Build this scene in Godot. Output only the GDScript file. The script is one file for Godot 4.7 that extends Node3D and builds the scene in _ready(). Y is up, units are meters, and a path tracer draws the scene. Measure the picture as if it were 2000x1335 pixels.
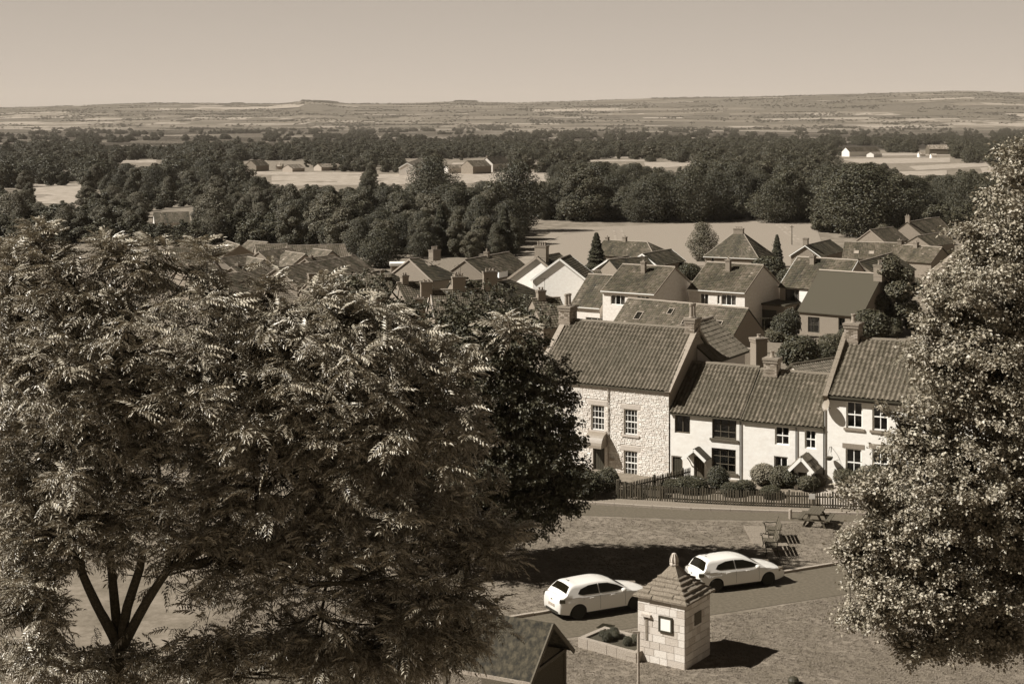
extends Node3D
# Photo pixels are measured on the 2000 x 1335 picture. The lens is level and shifted down, so its axis meets the horizon row.
const F := 3000.0
const YH := 235.0
const EYE := 20.0
const SUN := Vector3(0.71, -0.70, -0.12)
var rng := RandomNumberGenerator.new()
var M := {}
var taken := {}
var meshes := {}

# ---------------------------------------------------------------- helpers
func sl(v: float) -> Color:      # a photographic tone of the sepia print as a linear colour
	var tv := [0.0, 0.04, 0.08, 0.15, 0.3, 0.55, 0.8, 1.0]
	var tg := [0.84, 0.83, 0.80, 0.82, 0.845, 0.90, 0.975, 0.985]
	var tb := [0.44, 0.46, 0.53, 0.61, 0.68, 0.79, 0.90, 0.92]
	var i := 1
	while i < 7 and v > tv[i]: i += 1
	var t: float = clampf((v - tv[i - 1]) / (tv[i] - tv[i - 1]), 0.0, 1.0)
	var g := lerpf(tg[i - 1], tg[i], t)
	var b := lerpf(tb[i - 1], tb[i], t)
	var s := v / (0.2126 + 0.7152 * g + 0.0722 * b)
	return Color(s, s * g, s * b)
func sep(v: float) -> Color:
	return sl(v).linear_to_srgb()
func lf(v: float) -> Color:      # the same for leaves, a shade greener
	var c := sl(v)
	var k := clampf(1.0 - v / 0.3, 0.35, 1.0)
	return Color(c.r * (1.0 - 0.05 * k), c.g * (1.0 + 0.06 * k), c.b * (1.0 - 0.08 * k))
func rr(a: float, b: float) -> float:
	return rng.randf_range(a, b)

const GX := [0.0, 45.0, 56.0, 90.0, 130.0, 180.0, 320.0, 850.0, 2600.0, 9000.0]
const GY := [18.0, 0.0, 0.0, 0.0, -2.6, -6.0, -9.5, -14.0, -18.0, -20.0]
func gd(d: float) -> float:
	if d <= 0.0: return 18.0
	for i in range(1, GX.size()):
		if d < GX[i]:
			return lerpf(GY[i - 1], GY[i], (d - GX[i - 1]) / (GX[i] - GX[i - 1]))
	return -20.0
func ray(px: float, py: float) -> Vector3:
	return Vector3((px - 1000.0) / F, (YH - py) / F, -1.0)
func at(px: float, py: float, h := 0.0) -> Vector3:    # where the ray through a pixel meets the ground (raised by h)
	var r := ray(px, py)
	var t := 46.0
	while t < 14000.0:
		if EYE + r.y * t < gd(t) + h: break
		t *= 1.01
	var lo := t / 1.01
	for k in 18:
		var m := (lo + t) / 2.0
		if EYE + r.y * m < gd(m) + h: t = m
		else: lo = m
	return Vector3(r.x * t, EYE + r.y * t, -t)
func deep(px: float, py: float, d: float) -> Vector3:  # a point at a known distance
	return Vector3((px - 1000.0) / F * d, EYE + (YH - py) / F * d, -d)

class MB:                        # collects faces for one mesh
	var v := PackedVector3Array()
	var n := PackedVector3Array()
	var c := PackedColorArray()
	var col := Color(1, 1, 1)
	func tri(a: Vector3, b: Vector3, d: Vector3) -> void:     # counter-clockwise from outside
		var m := (b - a).cross(d - a).normalized()
		v.append(a); v.append(d); v.append(b)
		n.append(m); n.append(m); n.append(m)
		c.append(col); c.append(col); c.append(col)
	func quad(a: Vector3, b: Vector3, d: Vector3, e: Vector3) -> void:
		tri(a, b, d); tri(a, d, e)
	func tris(a: Vector3, b: Vector3, d: Vector3, na: Vector3, nb: Vector3, nd: Vector3) -> void:
		v.append(a); v.append(d); v.append(b)
		n.append(na); n.append(nd); n.append(nb)
		c.append(col); c.append(col); c.append(col)
	func hexa(p: Array) -> void:  # 8 corners: bottom ring 0-3 counter-clockwise seen from above, top ring 4-7
		quad(p[3], p[2], p[1], p[0]); quad(p[4], p[5], p[6], p[7])
		for i in 4:
			var j := (i + 1) % 4
			quad(p[i], p[j], p[j + 4], p[i + 4])
	func box(o: Vector3, s: Vector3, b := Basis()) -> void:   # centre, size, turn
		var h := s / 2.0
		var p := []
		for y in [-h.y, h.y]:
			for q in [[-1, 1], [1, 1], [1, -1], [-1, -1]]:
				p.append(o + b * Vector3(q[0] * h.x, y, q[1] * h.z))
		hexa(p)
	func lump(o: Vector3, s: Vector3, inset: float, b := Basis()) -> void:  # a box whose +z face is bevelled: a dressed stone
		var h := s / 2.0
		var i := Vector3(h.x - inset, h.y - inset, 0)
		var q := [Vector3(-h.x, -h.y, -h.z), Vector3(h.x, -h.y, -h.z), Vector3(h.x, h.y, -h.z), Vector3(-h.x, h.y, -h.z)]
		var f := [Vector3(-i.x, -i.y, h.z), Vector3(i.x, -i.y, h.z), Vector3(i.x, i.y, h.z), Vector3(-i.x, i.y, h.z)]
		for k in 4:
			q[k] = o + b * q[k]; f[k] = o + b * f[k]
		quad(f[0], f[1], f[2], f[3])
		for k in 4:
			var j := (k + 1) % 4
			quad(q[k], q[j], f[j], f[k])
	func tube(path: Array, radii: Array, sides := 6) -> void:
		var rings := []
		for i in path.size():
			var d: Vector3 = (path[mini(i + 1, path.size() - 1)] - path[maxi(i - 1, 0)]).normalized()
			var s := d.cross(Vector3.UP if absf(d.y) < 0.9 else Vector3.RIGHT).normalized()
			var t := s.cross(d)
			var ring := []
			for k in sides:
				var a := TAU * k / sides
				ring.append([path[i] + (s * cos(a) + t * sin(a)) * radii[i], s * cos(a) + t * sin(a)])
			rings.append(ring)
		for i in rings.size() - 1:
			for k in sides:
				var j := (k + 1) % sides
				var a = rings[i][k]; var b = rings[i][j]; var e = rings[i + 1][j]; var f = rings[i + 1][k]
				tris(a[0], e[0], b[0], a[1], e[1], b[1]); tris(a[0], f[0], e[0], a[1], f[1], e[1])
		for k in range(1, sides - 1):
			tri(rings[0][0][0], rings[0][k][0], rings[0][k + 1][0])
			tri(rings[-1][0][0], rings[-1][k + 1][0], rings[-1][k][0])
	func lathe(o: Vector3, prof: Array, sides := 12, flat := false) -> void:   # prof: [radius, height] from the bottom up
		for i in prof.size() - 1:
			for k in sides:
				var a := TAU * k / sides; var b := TAU * (k + 1) / sides
				var p := func(ang: float, q): return o + Vector3(cos(ang) * q[0], q[1], -sin(ang) * q[0])
				quad(p.call(a, prof[i]), p.call(b, prof[i]), p.call(b, prof[i + 1]), p.call(a, prof[i + 1]))
		var top = prof[-1]
		for k in sides:
			if top[0] > 0.001:
				tri(o + Vector3(0, top[1], 0), o + Vector3(cos(TAU * k / sides) * top[0], top[1], -sin(TAU * k / sides) * top[0]), o + Vector3(cos(TAU * (k + 1) / sides) * top[0], top[1], -sin(TAU * (k + 1) / sides) * top[0]))
	func leaf(o: Vector3, dir: Vector3, nor: Vector3, l: float, w: float) -> void:   # a folded leaf of two faces
		var s := dir.cross(nor).normalized() * w * 0.5
		var up := nor.normalized() * w * 0.16
		var m := o + dir * l * 0.5
		var tip := o + dir * l - up * 0.7
		tri(o, m - s + up, tip)
		tri(o, tip, m + s + up)
	func mesh() -> ArrayMesh:
		var a := []
		a.resize(Mesh.ARRAY_MAX)
		a[Mesh.ARRAY_VERTEX] = v; a[Mesh.ARRAY_NORMAL] = n; a[Mesh.ARRAY_COLOR] = c
		var m := ArrayMesh.new()
		if v.size(): m.add_surface_from_arrays(Mesh.PRIMITIVE_TRIANGLES, a)
		return m

func numbered(s: String) -> String:
	if not taken.has(s):
		taken[s] = 0
		return s
	taken[s] += 1
	return "%s_%03d" % [s, taken[s]]
func put(called: String, mesh: Mesh, mat: Material, parent: Node = self, pos := Vector3.ZERO, b := Basis()) -> MeshInstance3D:
	var o := MeshInstance3D.new()
	o.name = numbered(called) if parent == self else called
	o.mesh = mesh
	o.material_override = mat
	o.transform = Transform3D(b, pos)
	parent.add_child(o, true)
	return o
func build(mb: MB, called: String, mat: Material, parent: Node = self) -> MeshInstance3D:
	return put(called, mb.mesh(), mat, parent)
func tag(o: Node, label: String, category: String, group := "", kind := "") -> Node:
	o.set_meta("label", label)
	o.set_meta("category", category)
	if group: o.set_meta("group", group)
	if kind: o.set_meta("kind", kind)
	return o
func thing(called: String, label: String, category: String, pos: Vector3, turn := 0.0, group := "") -> Node3D:
	var o := Node3D.new()
	o.name = numbered(called)
	o.position = pos
	o.rotation.y = turn
	add_child(o)
	tag(o, label, category, group)
	return o
func structure(o: Node, label := "") -> Node:
	o.set_meta("kind", "structure")
	if label: o.set_meta("label", label)
	return o
func multi(called: String, mesh: Mesh, mat: Material, xf: Array, parent: Node = self) -> MultiMeshInstance3D:
	var mm := MultiMesh.new()
	mm.transform_format = MultiMesh.TRANSFORM_3D
	mm.mesh = mesh
	mm.instance_count = xf.size()
	for i in xf.size(): mm.set_instance_transform(i, xf[i])
	var o := MultiMeshInstance3D.new()
	o.name = numbered(called) if parent == self else called
	o.multimesh = mm
	o.material_override = mat
	parent.add_child(o, true)
	o.set_meta("kind", "stuff")
	return o

# ---------------------------------------------------------------- materials
func noise_tex(freq: float, oct: int, a: Color, b: Color, size := 512, sharp := 0.0, seed_ := 1, kind := FastNoiseLite.TYPE_SIMPLEX_SMOOTH, gain := 0.6) -> NoiseTexture2D:
	var fn := FastNoiseLite.new()
	fn.noise_type = kind
	fn.seed = seed_
	fn.frequency = freq
	fn.fractal_octaves = oct
	fn.fractal_gain = gain
	var t := NoiseTexture2D.new()
	t.width = size; t.height = size; t.seamless = true; t.noise = fn
	var g := Gradient.new()
	g.set_color(0, a); g.set_color(1, b)
	g.set_offset(0, sharp); g.set_offset(1, 1.0 - sharp)
	t.color_ramp = g
	return t
func bump_tex(freq: float, oct: int, strength: float, size := 512, seed_ := 3) -> NoiseTexture2D:
	var fn := FastNoiseLite.new()
	fn.seed = seed_
	fn.frequency = freq
	fn.fractal_octaves = oct
	var t := NoiseTexture2D.new()
	t.width = size; t.height = size; t.seamless = true; t.noise = fn
	t.as_normal_map = true; t.bump_strength = strength
	return t
func mat(lo: float, hi: float, rough: float, scale := 0.5, freq := 0.02, oct := 5, bump := 0.0, seed_ := 1, sharp := 0.2) -> StandardMaterial3D:
	var m := StandardMaterial3D.new()
	m.albedo_color = Color.WHITE
	m.albedo_texture = noise_tex(freq, oct, sep(lo), sep(hi), 512, sharp, seed_)
	m.uv1_triplanar = true
	m.uv1_world_triplanar = true
	m.uv1_scale = Vector3.ONE * scale
	m.roughness = rough
	if bump > 0.0:
		m.normal_enabled = true
		m.normal_texture = bump_tex(freq * 2.0, 5, bump, 512, seed_ + 7)
	return m
func flat(v: float, rough := 0.8, metal := 0.0) -> StandardMaterial3D:
	var m := StandardMaterial3D.new()
	m.albedo_color = sep(v)
	m.roughness = rough
	m.metallic = metal
	return m
func vcol(rough := 0.8, back := 0.0) -> StandardMaterial3D:
	var m := StandardMaterial3D.new()
	m.vertex_color_use_as_albedo = true
	m.roughness = rough
	if back > 0.0:
		m.backlight_enabled = true
		m.backlight = Color(back, back, back * 0.8)
	return m

func make_materials() -> void:
	M.grass = mat(0.10, 0.26, 0.95, 0.45, 0.035, 6, 2.0, 11, 0.1)
	M.grass.normal_enabled = false
	M.grass.albedo_texture = noise_tex(0.006, 7, sep(0.085), sep(0.23), 1024, 0.12, 11, FastNoiseLite.TYPE_PERLIN, 0.85)
	M.grass.uv1_scale = Vector3.ONE * 0.055
	M.far_pale = mat(0.2, 0.32, 0.95, 0.006, 0.02, 5, 0.0, 81)
	M.far_mid = mat(0.09, 0.15, 0.95, 0.006, 0.02, 5, 0.0, 82)
	M.far_dull = mat(0.05, 0.09, 0.95, 0.006, 0.02, 5, 0.0, 83)
	M.garden = mat(0.09, 0.19, 0.95, 0.12, 0.03, 5, 0.0, 62)
	M.land = mat(0.10, 0.20, 0.95, 0.02, 0.02, 5, 0.0, 12)
	M.asphalt = mat(0.07, 0.105, 0.9, 0.3, 0.03, 7, 0.0, 13)
	M.path = mat(0.13, 0.22, 0.95, 0.6, 0.03, 5, 4.0, 14)
	M.kerb = mat(0.2, 0.36, 0.9, 0.9, 0.03, 5, 3.0, 15)
	M.vale = mat(0.045, 0.15, 0.95, 0.004, 0.02, 6, 0.0, 71, 0.28)
	M.corn = mat(0.165, 0.25, 0.95, 0.22, 0.05, 6, 0.0, 16)
	M.pale_field = mat(0.2, 0.32, 0.95, 0.012, 0.02, 5, 0.0, 17)
	M.dull_field = mat(0.12, 0.2, 0.95, 0.01, 0.02, 5, 0.0, 18)
	M.mid_field = mat(0.18, 0.28, 0.95, 0.01, 0.02, 5, 0.0, 28)
	M.hill = mat(0.03, 0.11, 1.0, 0.0016, 0.03, 6, 0.0, 19, 0.25)
	M.render = mat(0.66, 0.77, 0.9, 0.35, 0.012, 6, 1.0, 20, 0.1)
	M.cream = mat(0.55, 0.68, 0.9, 0.4, 0.012, 6, 2.0, 21)
	M.grey_render = mat(0.30, 0.36, 0.9, 0.4, 0.012, 6, 2.0, 22)
	M.mortar = mat(0.48, 0.6, 0.95, 0.9, 0.04, 4, 3.0, 23)
	M.stone = vcol(0.9)
	M.stone_tex = mat(0.30, 0.56, 0.9, 1.1, 0.03, 6, 4.0, 24, 0.1)
	M.dark_stone = mat(0.08, 0.27, 0.95, 0.9, 0.03, 6, 6.0, 25, 0.15)
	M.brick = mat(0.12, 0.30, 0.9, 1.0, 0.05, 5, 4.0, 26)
	M.brick_v = vcol(0.9)
	M.tile = vcol(0.75)
	M.pantile = mat(0.05, 0.15, 0.75, 0.8, 0.04, 6, 3.0, 27, 0.12)
	M.pantile_b = mat(0.04, 0.115, 0.75, 0.7, 0.04, 6, 3.0, 37, 0.12)
	M.pantile_c = mat(0.07, 0.19, 0.75, 0.9, 0.04, 6, 3.0, 47, 0.12)
	M.felt = mat(0.034, 0.054, 0.85, 0.6, 0.05, 5, 2.0, 29)
	M.white = flat(0.78, 0.5)
	M.dark_paint = flat(0.03, 0.6)
	M.grey_paint = flat(0.22, 0.6)
	M.wood = mat(0.05, 0.12, 0.8, 1.2, 0.04, 5, 4.0, 30)
	M.old_wood = mat(0.045, 0.11, 0.85, 1.2, 0.04, 5, 4.0, 31)
	M.iron = flat(0.03, 0.45, 0.3)
	M.lead = mat(0.16, 0.24, 0.55, 0.8, 0.03, 4, 1.0, 32)
	M.clay = mat(0.16, 0.34, 0.85, 1.5, 0.04, 4, 2.0, 33)
	M.soil = mat(0.03, 0.07, 1.0, 1.0, 0.05, 5, 6.0, 34)
	M.gravel = mat(0.22, 0.5, 0.95, 1.4, 0.08, 4, 6.0, 35, 0.2)
	M.bark = mat(0.03, 0.085, 0.95, 1.6, 0.05, 5, 6.0, 36)
	M.glass = StandardMaterial3D.new()
	M.glass.albedo_color = Color(0.05, 0.05, 0.04, 0.35)
	M.glass.transparency = BaseMaterial3D.TRANSPARENCY_ALPHA
	M.glass.roughness = 0.03
	M.glass.metallic_specular = 0.6
	M.curtain = flat(0.5, 0.9)
	M.curtain.cull_mode = BaseMaterial3D.CULL_DISABLED
	M.leaf = vcol(0.6, 0.06)
	M.leaf_pale = vcol(0.5, 0.10)
	M.leaf_gloss = vcol(0.42, 0.07)
	M.grass_blade = vcol(0.8, 0.15)

# ---------------------------------------------------------------- setting
func crest(px: float) -> float:
	var xs := [-1500, 0, 150, 300, 450, 560, 590, 640, 680, 800, 900, 1000, 1150, 1300, 1500, 1700, 1800, 1900, 2000, 2300, 3500]
	var ys := [216, 210, 207, 203, 204, 203, 198, 200, 204, 203, 199, 201, 198, 193, 189, 184, 181, 179, 182, 186, 190]
	for i in range(1, xs.size()):
		if px < xs[i]:
			return lerpf(ys[i - 1], ys[i], (px - xs[i - 1]) / float(xs[i] - xs[i - 1]))
	return 190.0
var hill_noise := FastNoiseLite.new()
func hill_h(x: float, d: float) -> float:
	var px := 1000.0 + x / d * F
	var top := EYE + (YH - crest(px)) / F * 13000.0
	var t := clampf((d - 6200.0) / 6800.0, 0.0, 1.0)
	var k := t * t * (3.0 - 2.0 * t)
	return -21.0 + (top + 21.0) * k + hill_noise.get_noise_2d(x, d * 0.6) * 34.0 * sin(PI * t) * k
func make_ground() -> void:
	var mb := MB.new()
	var ds := [-40.0, 0.0, 10.0, 20.0, 30.0, 38.0, 45.0, 50.0, 56.0, 63.0, 70.0, 77.0, 84.0, 90.0, 100.0, 110.0, 120.0, 130.0, 145.0, 160.0, 180.0, 220.0, 270.0, 320.0, 420.0, 560.0, 700.0, 850.0, 1200.0, 1700.0, 2600.0, 4000.0, 6000.0, 9000.0, 15000.0]
	var cols := 30
	for i in ds.size() - 1:
		for j in cols:
			var p := []
			for q in [[i, j], [i, j + 1], [i + 1, j + 1], [i + 1, j]]:
				var d: float = ds[q[0]]
				var w := 70.0 + 0.6 * maxf(d, 0.0)
				p.append(Vector3(w * (2.0 * q[1] / cols - 1.0), gd(d), -d))
			mb.quad(p[0], p[1], p[2], p[3])
	structure(build(mb, "ground", M.grass), "dry mown grass and village ground")
	hill_noise.seed = 5
	hill_noise.frequency = 0.0005
	hill_noise.fractal_octaves = 4
	var hb := MB.new()
	var rows := 26
	var n := 120
	for i in rows:
		for j in n:
			var p := []
			for q in [[i, j], [i, j + 1], [i + 1, j + 1], [i + 1, j]]:
				var d: float = 6200.0 + q[0] * 300.0
				var px: float = -1200.0 + 4400.0 * q[1] / n
				var x: float = (px - 1000.0) / F * d
				p.append(Vector3(x, hill_h(x, d), -d))
			hb.quad(p[0], p[1], p[2], p[3])
	structure(build(hb, "hills", M.hill), "long low line of hazy moorland hills")
func sheet(mb: MB, q: Array, lift: float, n := 6, m := 6) -> void:     # a patch laid over the ground between four pixels (far left, far right, near right, near left)
	for i in n:
		for j in m:
			var p := []
			for k in [[i + 1, j], [i + 1, j + 1], [i, j + 1], [i, j]]:
				var u := float(k[1]) / m
				var w := float(k[0]) / n
				var a: Vector2 = q[0].lerp(q[1], u)
				var b: Vector2 = q[3].lerp(q[2], u)
				var s := a.lerp(b, w)
				var g := at(s.x, s.y)
				p.append(g + Vector3(0, lift + absf(g.z) * 0.00012, 0))
			mb.quad(p[0], p[1], p[2], p[3])
func field(pts: Array, m: Material, label: String) -> void:
	var mb := MB.new()
	var q := []
	for i in 4: q.append(Vector2(pts[2 * i], pts[2 * i + 1]))
	sheet(mb, q, 0.12)
	var o := build(mb, "field", m)
	structure(o, label)
func strip_xz(mb: MB, a: Array, b: Array, lift: float, lift_b := -99.0) -> void:   # a sheet between two lines of ground points
	if lift_b < -90.0: lift_b = lift
	for i in a.size() - 1:
		mb.quad(a[i] + Vector3.UP * lift, a[i + 1] + Vector3.UP * lift, b[i + 1] + Vector3.UP * lift_b, b[i] + Vector3.UP * lift_b)
func pts(list: Array) -> Array:
	var r := []
	for i in range(0, list.size(), 2): r.append(at(list[i], list[i + 1]))
	return r
func dense(p: Array, step: float) -> Array:      # points along a polyline at even steps
	var r := [p[0]]
	for i in p.size() - 1:
		var n := maxi(1, int(p[i].distance_to(p[i + 1]) / step))
		for k in n: r.append(p[i].lerp(p[i + 1], float(k + 1) / n))
	return r
func kerb_line(list: Array, side: float, label: String) -> void:   # kerb stones along a line of pixels
	var root := thing("kerb", label, "kerb", Vector3.ZERO)
	structure(root, label)
	root.remove_meta("category")
	var p := dense(pts(list), 0.915)
	var mb := MB.new()
	mb.box(Vector3(0, 0.02, 0), Vector3(0.9, 0.2, 0.16))
	var mesh := mb.mesh()
	var count := 0
	for i in p.size() - 1:
		var d: Vector3 = p[i + 1] - p[i]
		var b := Basis(Vector3.UP, atan2(-d.z, d.x) + rr(-0.006, 0.006))
		if count < 290:
			put("kerb_stone", mesh, M.kerb, root, (p[i] + p[i + 1]) / 2.0 + Vector3(0, rr(-0.012, 0.008), 0) + b * Vector3(0, 0, side * 0.09), b.scaled_local(Vector3(d.length() / 0.915, 1, 1)))
		count += 1
func make_roads() -> void:
	var up := [-120, 1430, 200, 1360, 430, 1311, 576, 1281, 667, 1262, 1040, 1200, 1290, 1158, 1523, 1119, 1660, 1097, 2000, 1042, 2300, 994]
	var low := [120, 1600, 560, 1360, 720, 1324, 800, 1304, 870, 1288, 1108, 1246, 1270, 1221, 1396, 1200, 1660, 1159, 2000, 1106, 2300, 1060]
	var mb := MB.new()
	strip_xz(mb, pts(low), pts(up), 0.012)
	structure(build(mb, "road", M.asphalt), "worn asphalt road past the green")
	var lane_up := [700, 952, 1000, 972, 1164, 984, 1350, 995, 1660, 1004, 2100, 1018]
	var lane_low := [600, 985, 900, 1000, 1155, 1007, 1350, 1014, 1640, 1019, 2100, 1030]
	mb = MB.new()
	strip_xz(mb, pts(lane_low), pts(lane_up), 0.012)
	structure(build(mb, "lane", M.asphalt), "narrow lane in front of the cottages")
	var pave_up := [690, 940, 1000, 962, 1158, 974.5, 1350, 985, 1660, 997, 2100, 1011]
	mb = MB.new()
	strip_xz(mb, pts(lane_up), pts(pave_up), 0.1)
	structure(build(mb, "pavement", M.path), "footway along the garden fence")
	kerb_line(up.slice(4), 1.0, "pale kerb stones along the edge of the green")
	kerb_line([1000, 972, 1164, 984, 1350, 995, 1660, 1004, 1900, 1011], 1.0, "kerb stones between lane and footway")
	# the drain cover in the road
	var g := thing("drain_grate", "dark iron drain grate set in the road", "drain", at(1183, 1224) + Vector3(0, 0.014, 0), -0.5)
	var fb := MB.new()
	for s in [-1, 1]:
		fb.box(Vector3(s * 0.25, 0.006, 0), Vector3(0.04, 0.014, 0.62))
		fb.box(Vector3(0, 0.006, s * 0.29), Vector3(0.46, 0.0138, 0.04))
	build(fb, "frame", M.iron, g)
	var bb := MB.new()
	bb.box(Vector3(0, 0, 0), Vector3(0.46, 0.006, 0.54))
	build(bb, "pit", M.dark_paint, g)
	for k in 7:
		var sb := MB.new()
		sb.box(Vector3(-0.195 + 0.065 * k, 0.009, 0), Vector3(0.032, 0.01, 0.54))
		build(sb, "bar", M.iron, g)
func make_fields() -> void:
	field([1085, 447, 1590, 428, 1620, 520, 990, 520], M.corn, "pale ripe cornfield beyond the houses")
	# tramlines left in the corn by a tractor
	for l in [[1199, 449, 1203, 470], [1213, 448, 1220, 468], [1362, 446, 1371, 462], [1371, 445, 1381, 460], [1515, 438, 1560, 478], [1525, 437, 1572, 480], [1100, 458, 1180, 449], [1030, 492, 1090, 463]]:
		var mb := MB.new()
		var a := at(l[0], l[1]); var b := at(l[2], l[3])
		var s := Vector3(0.35, 0, 0) if absf(a.x - b.x) < 25.0 else Vector3(0.2, 0, 0.9)
		for k in 8:
			var p: Vector3 = a.lerp(b, k / 8.0); var q: Vector3 = a.lerp(b, (k + 1) / 8.0)
			p.y = gd(-p.z) + 0.22; q.y = gd(-q.z) + 0.22
			mb.quad(p - s, p + s, q + s, q - s)
		structure(build(mb, "tramline", M.mid_field), "wheel track through the ripe corn")
	for l in [[480, 335, 720, 338, 720, 343, 480, 342], [530, 344, 1080, 336, 1080, 356, 530, 364], [40, 361, 160, 359, 150, 398, 60, 398],
			[1640, 311, 1856, 308, 1856, 317, 1690, 321], [1775, 325, 1934, 316, 1934, 325, 1790, 333], [1755, 335, 1850, 333, 1850, 343, 1770, 343], [1915, 328, 1975, 324, 1975, 337, 1920, 338],
			[1258, 317, 1352, 316, 1352, 324, 1262, 330], [190, 272, 335, 272, 335, 281, 225, 282], [885, 318, 960, 318, 960, 322, 880, 322],
			[235, 314, 305, 312, 305, 318, 235, 319], [1690, 300, 1860, 298, 1860, 303, 1690, 305], [1150, 313, 1260, 312, 1260, 315, 1140, 316], [560, 392, 600, 390, 598, 397, 555, 398], [0, 300, 16, 300, 16, 306, 0, 306], [0, 312, 60, 311, 60, 318, 0, 319]]:
		field(l, M.pale_field, "pale stubble field between dark hedges")
	for l in [[0, 318, 60, 316, 60, 330, 0, 332], [1100, 306, 1280, 303, 1280, 309, 1100, 311], [790, 405, 930, 380, 930, 396, 790, 412], [100, 440, 140, 440, 140, 475, 90, 475], [540, 405, 640, 395, 640, 402, 540, 412]]:
		field(l, M.mid_field, "small grey meadow among the trees")
	# the patchwork of the far vale and the hills
	rng.seed = 808
	var far := [MB.new(), MB.new(), MB.new()]
	for k in 900:
		var on_hill := k % 3 == 0
		var d := rr(6500, 12600) if on_hill else 1900.0 * pow(4.2, rng.randf())
		var w := rr(60, 420) * (1.0 if on_hill else 0.9); var dep := rr(90, 380) * (1.0 if on_hill else clampf(d / 6000.0, 0.35, 1.0))
		var cx := rr(-0.4, 0.4) * d; var skew := rr(-0.3, 0.3)
		var mb: MB = far[[0, 1, 1, 2, 2, 2][rng.randi() % 6]]
		for i in 4:
			for j in 3:
				var p := []
				for q in [[i, j], [i + 1, j], [i + 1, j + 1], [i, j + 1]]:
					var dd: float = d + dep * q[1] / 3.0 + skew * w * q[0] / 4.0
					var x: float = cx + w * (q[0] / 4.0 - 0.5) * 2.0
					p.append(Vector3(x, (hill_h(x, dd) if dd > 6200.0 else gd(dd)) + (2.5 if on_hill else 0.5 + dd * 0.0002), -dd))
				mb.quad(p[0], p[1], p[2], p[3])
	for k in 3: structure(build(far[k], "field", [M.far_pale, M.far_mid, M.far_dull][k]), ["pale stubble fields of the far patchwork", "grey pasture fields of the far patchwork", "dull grass fields of the far patchwork"][k])
	# the far vale: long strips seen almost edge on
	var vale := [[196, 286, 300, 285, 300, 288, 200, 289], [330, 268, 460, 268, 460, 277, 340, 278], [835, 250, 1133, 252, 1133, 256, 850, 257], [1084, 260, 1350, 256, 1350, 263, 1090, 265], [1161, 245, 1245, 245, 1245, 247, 1165, 247.5],
		[755, 241, 815, 241, 815, 244, 755, 244.5], [1667, 244, 1830, 245, 1830, 250, 1680, 250], [540, 262, 700, 261, 700, 265, 545, 265.5], [900, 243, 1000, 243, 1000, 245, 905, 245.5], [1400, 249, 1560, 248, 1560, 252, 1410, 252.5], [1300, 244, 1420, 244, 1420, 246, 1310, 246.5],
		[620, 268, 790, 266, 790, 269, 620, 271], [480, 247, 560, 247, 560, 249.5, 480, 250], [60, 252, 150, 252, 150, 255, 60, 256], [100, 262, 190, 261, 190, 266, 100, 267], [1480, 256, 1640, 254, 1640, 258, 1490, 260], [1850, 250, 1990, 249, 1990, 252, 1855, 253], [230, 244, 330, 244, 330, 246, 230, 246.5], [380, 255, 470, 254, 470, 257, 385, 258]]
	var kinds := [M.far_pale, M.far_mid, M.pale_field, M.far_pale, M.far_dull]
	for i in vale.size(): field(vale[i], kinds[i % 5], "thin pale field strip in the far vale")
	var broad := [[0, 296, 640, 294, 660, 360, 0, 362], [640, 294, 2000, 270, 2100, 330, 660, 345]]
	for i in broad.size():
		var mb := MB.new()
		sheet(mb, [Vector2(broad[i][0], broad[i][1]), Vector2(broad[i][2], broad[i][3]), Vector2(broad[i][4], broad[i][5]), Vector2(broad[i][6], broad[i][7])], 0.02, 6, 6)
		structure(build(mb, "meadow", M.land), "dark rough meadow under the far trees")
	var mb2 := MB.new()
	sheet(mb2, [Vector2(-400, 342), Vector2(2400, 342), Vector2(2400, 432), Vector2(-400, 432)], 0.04, 8, 8)
	structure(build(mb2, "woodland_floor", M.land), "dark ground beneath the trees beyond the village")
	mb2 = MB.new()
	sheet(mb2, [Vector2(-400, 432), Vector2(2400, 432), Vector2(2400, 480), Vector2(-400, 480)], 0.045, 4, 8)
	structure(build(mb2, "wood_edge_ground", M.land), "dark rough ground at the edge of the wood")
	mb2 = MB.new()
	sheet(mb2, [Vector2(-400, 480), Vector2(2400, 480), Vector2(2400, 690), Vector2(-400, 690)], 0.045, 10, 8)
	structure(build(mb2, "gardens", M.garden), "dark lawns and beds among the village houses")
	mb2 = MB.new()
	sheet(mb2, [Vector2(-900, 237.8), Vector2(2900, 237.8), Vector2(2900, 296), Vector2(-900, 296)], 0.0, 14, 8)
	structure(build(mb2, "vale", M.vale), "patchwork of far fields and woods in the vale")
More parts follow.
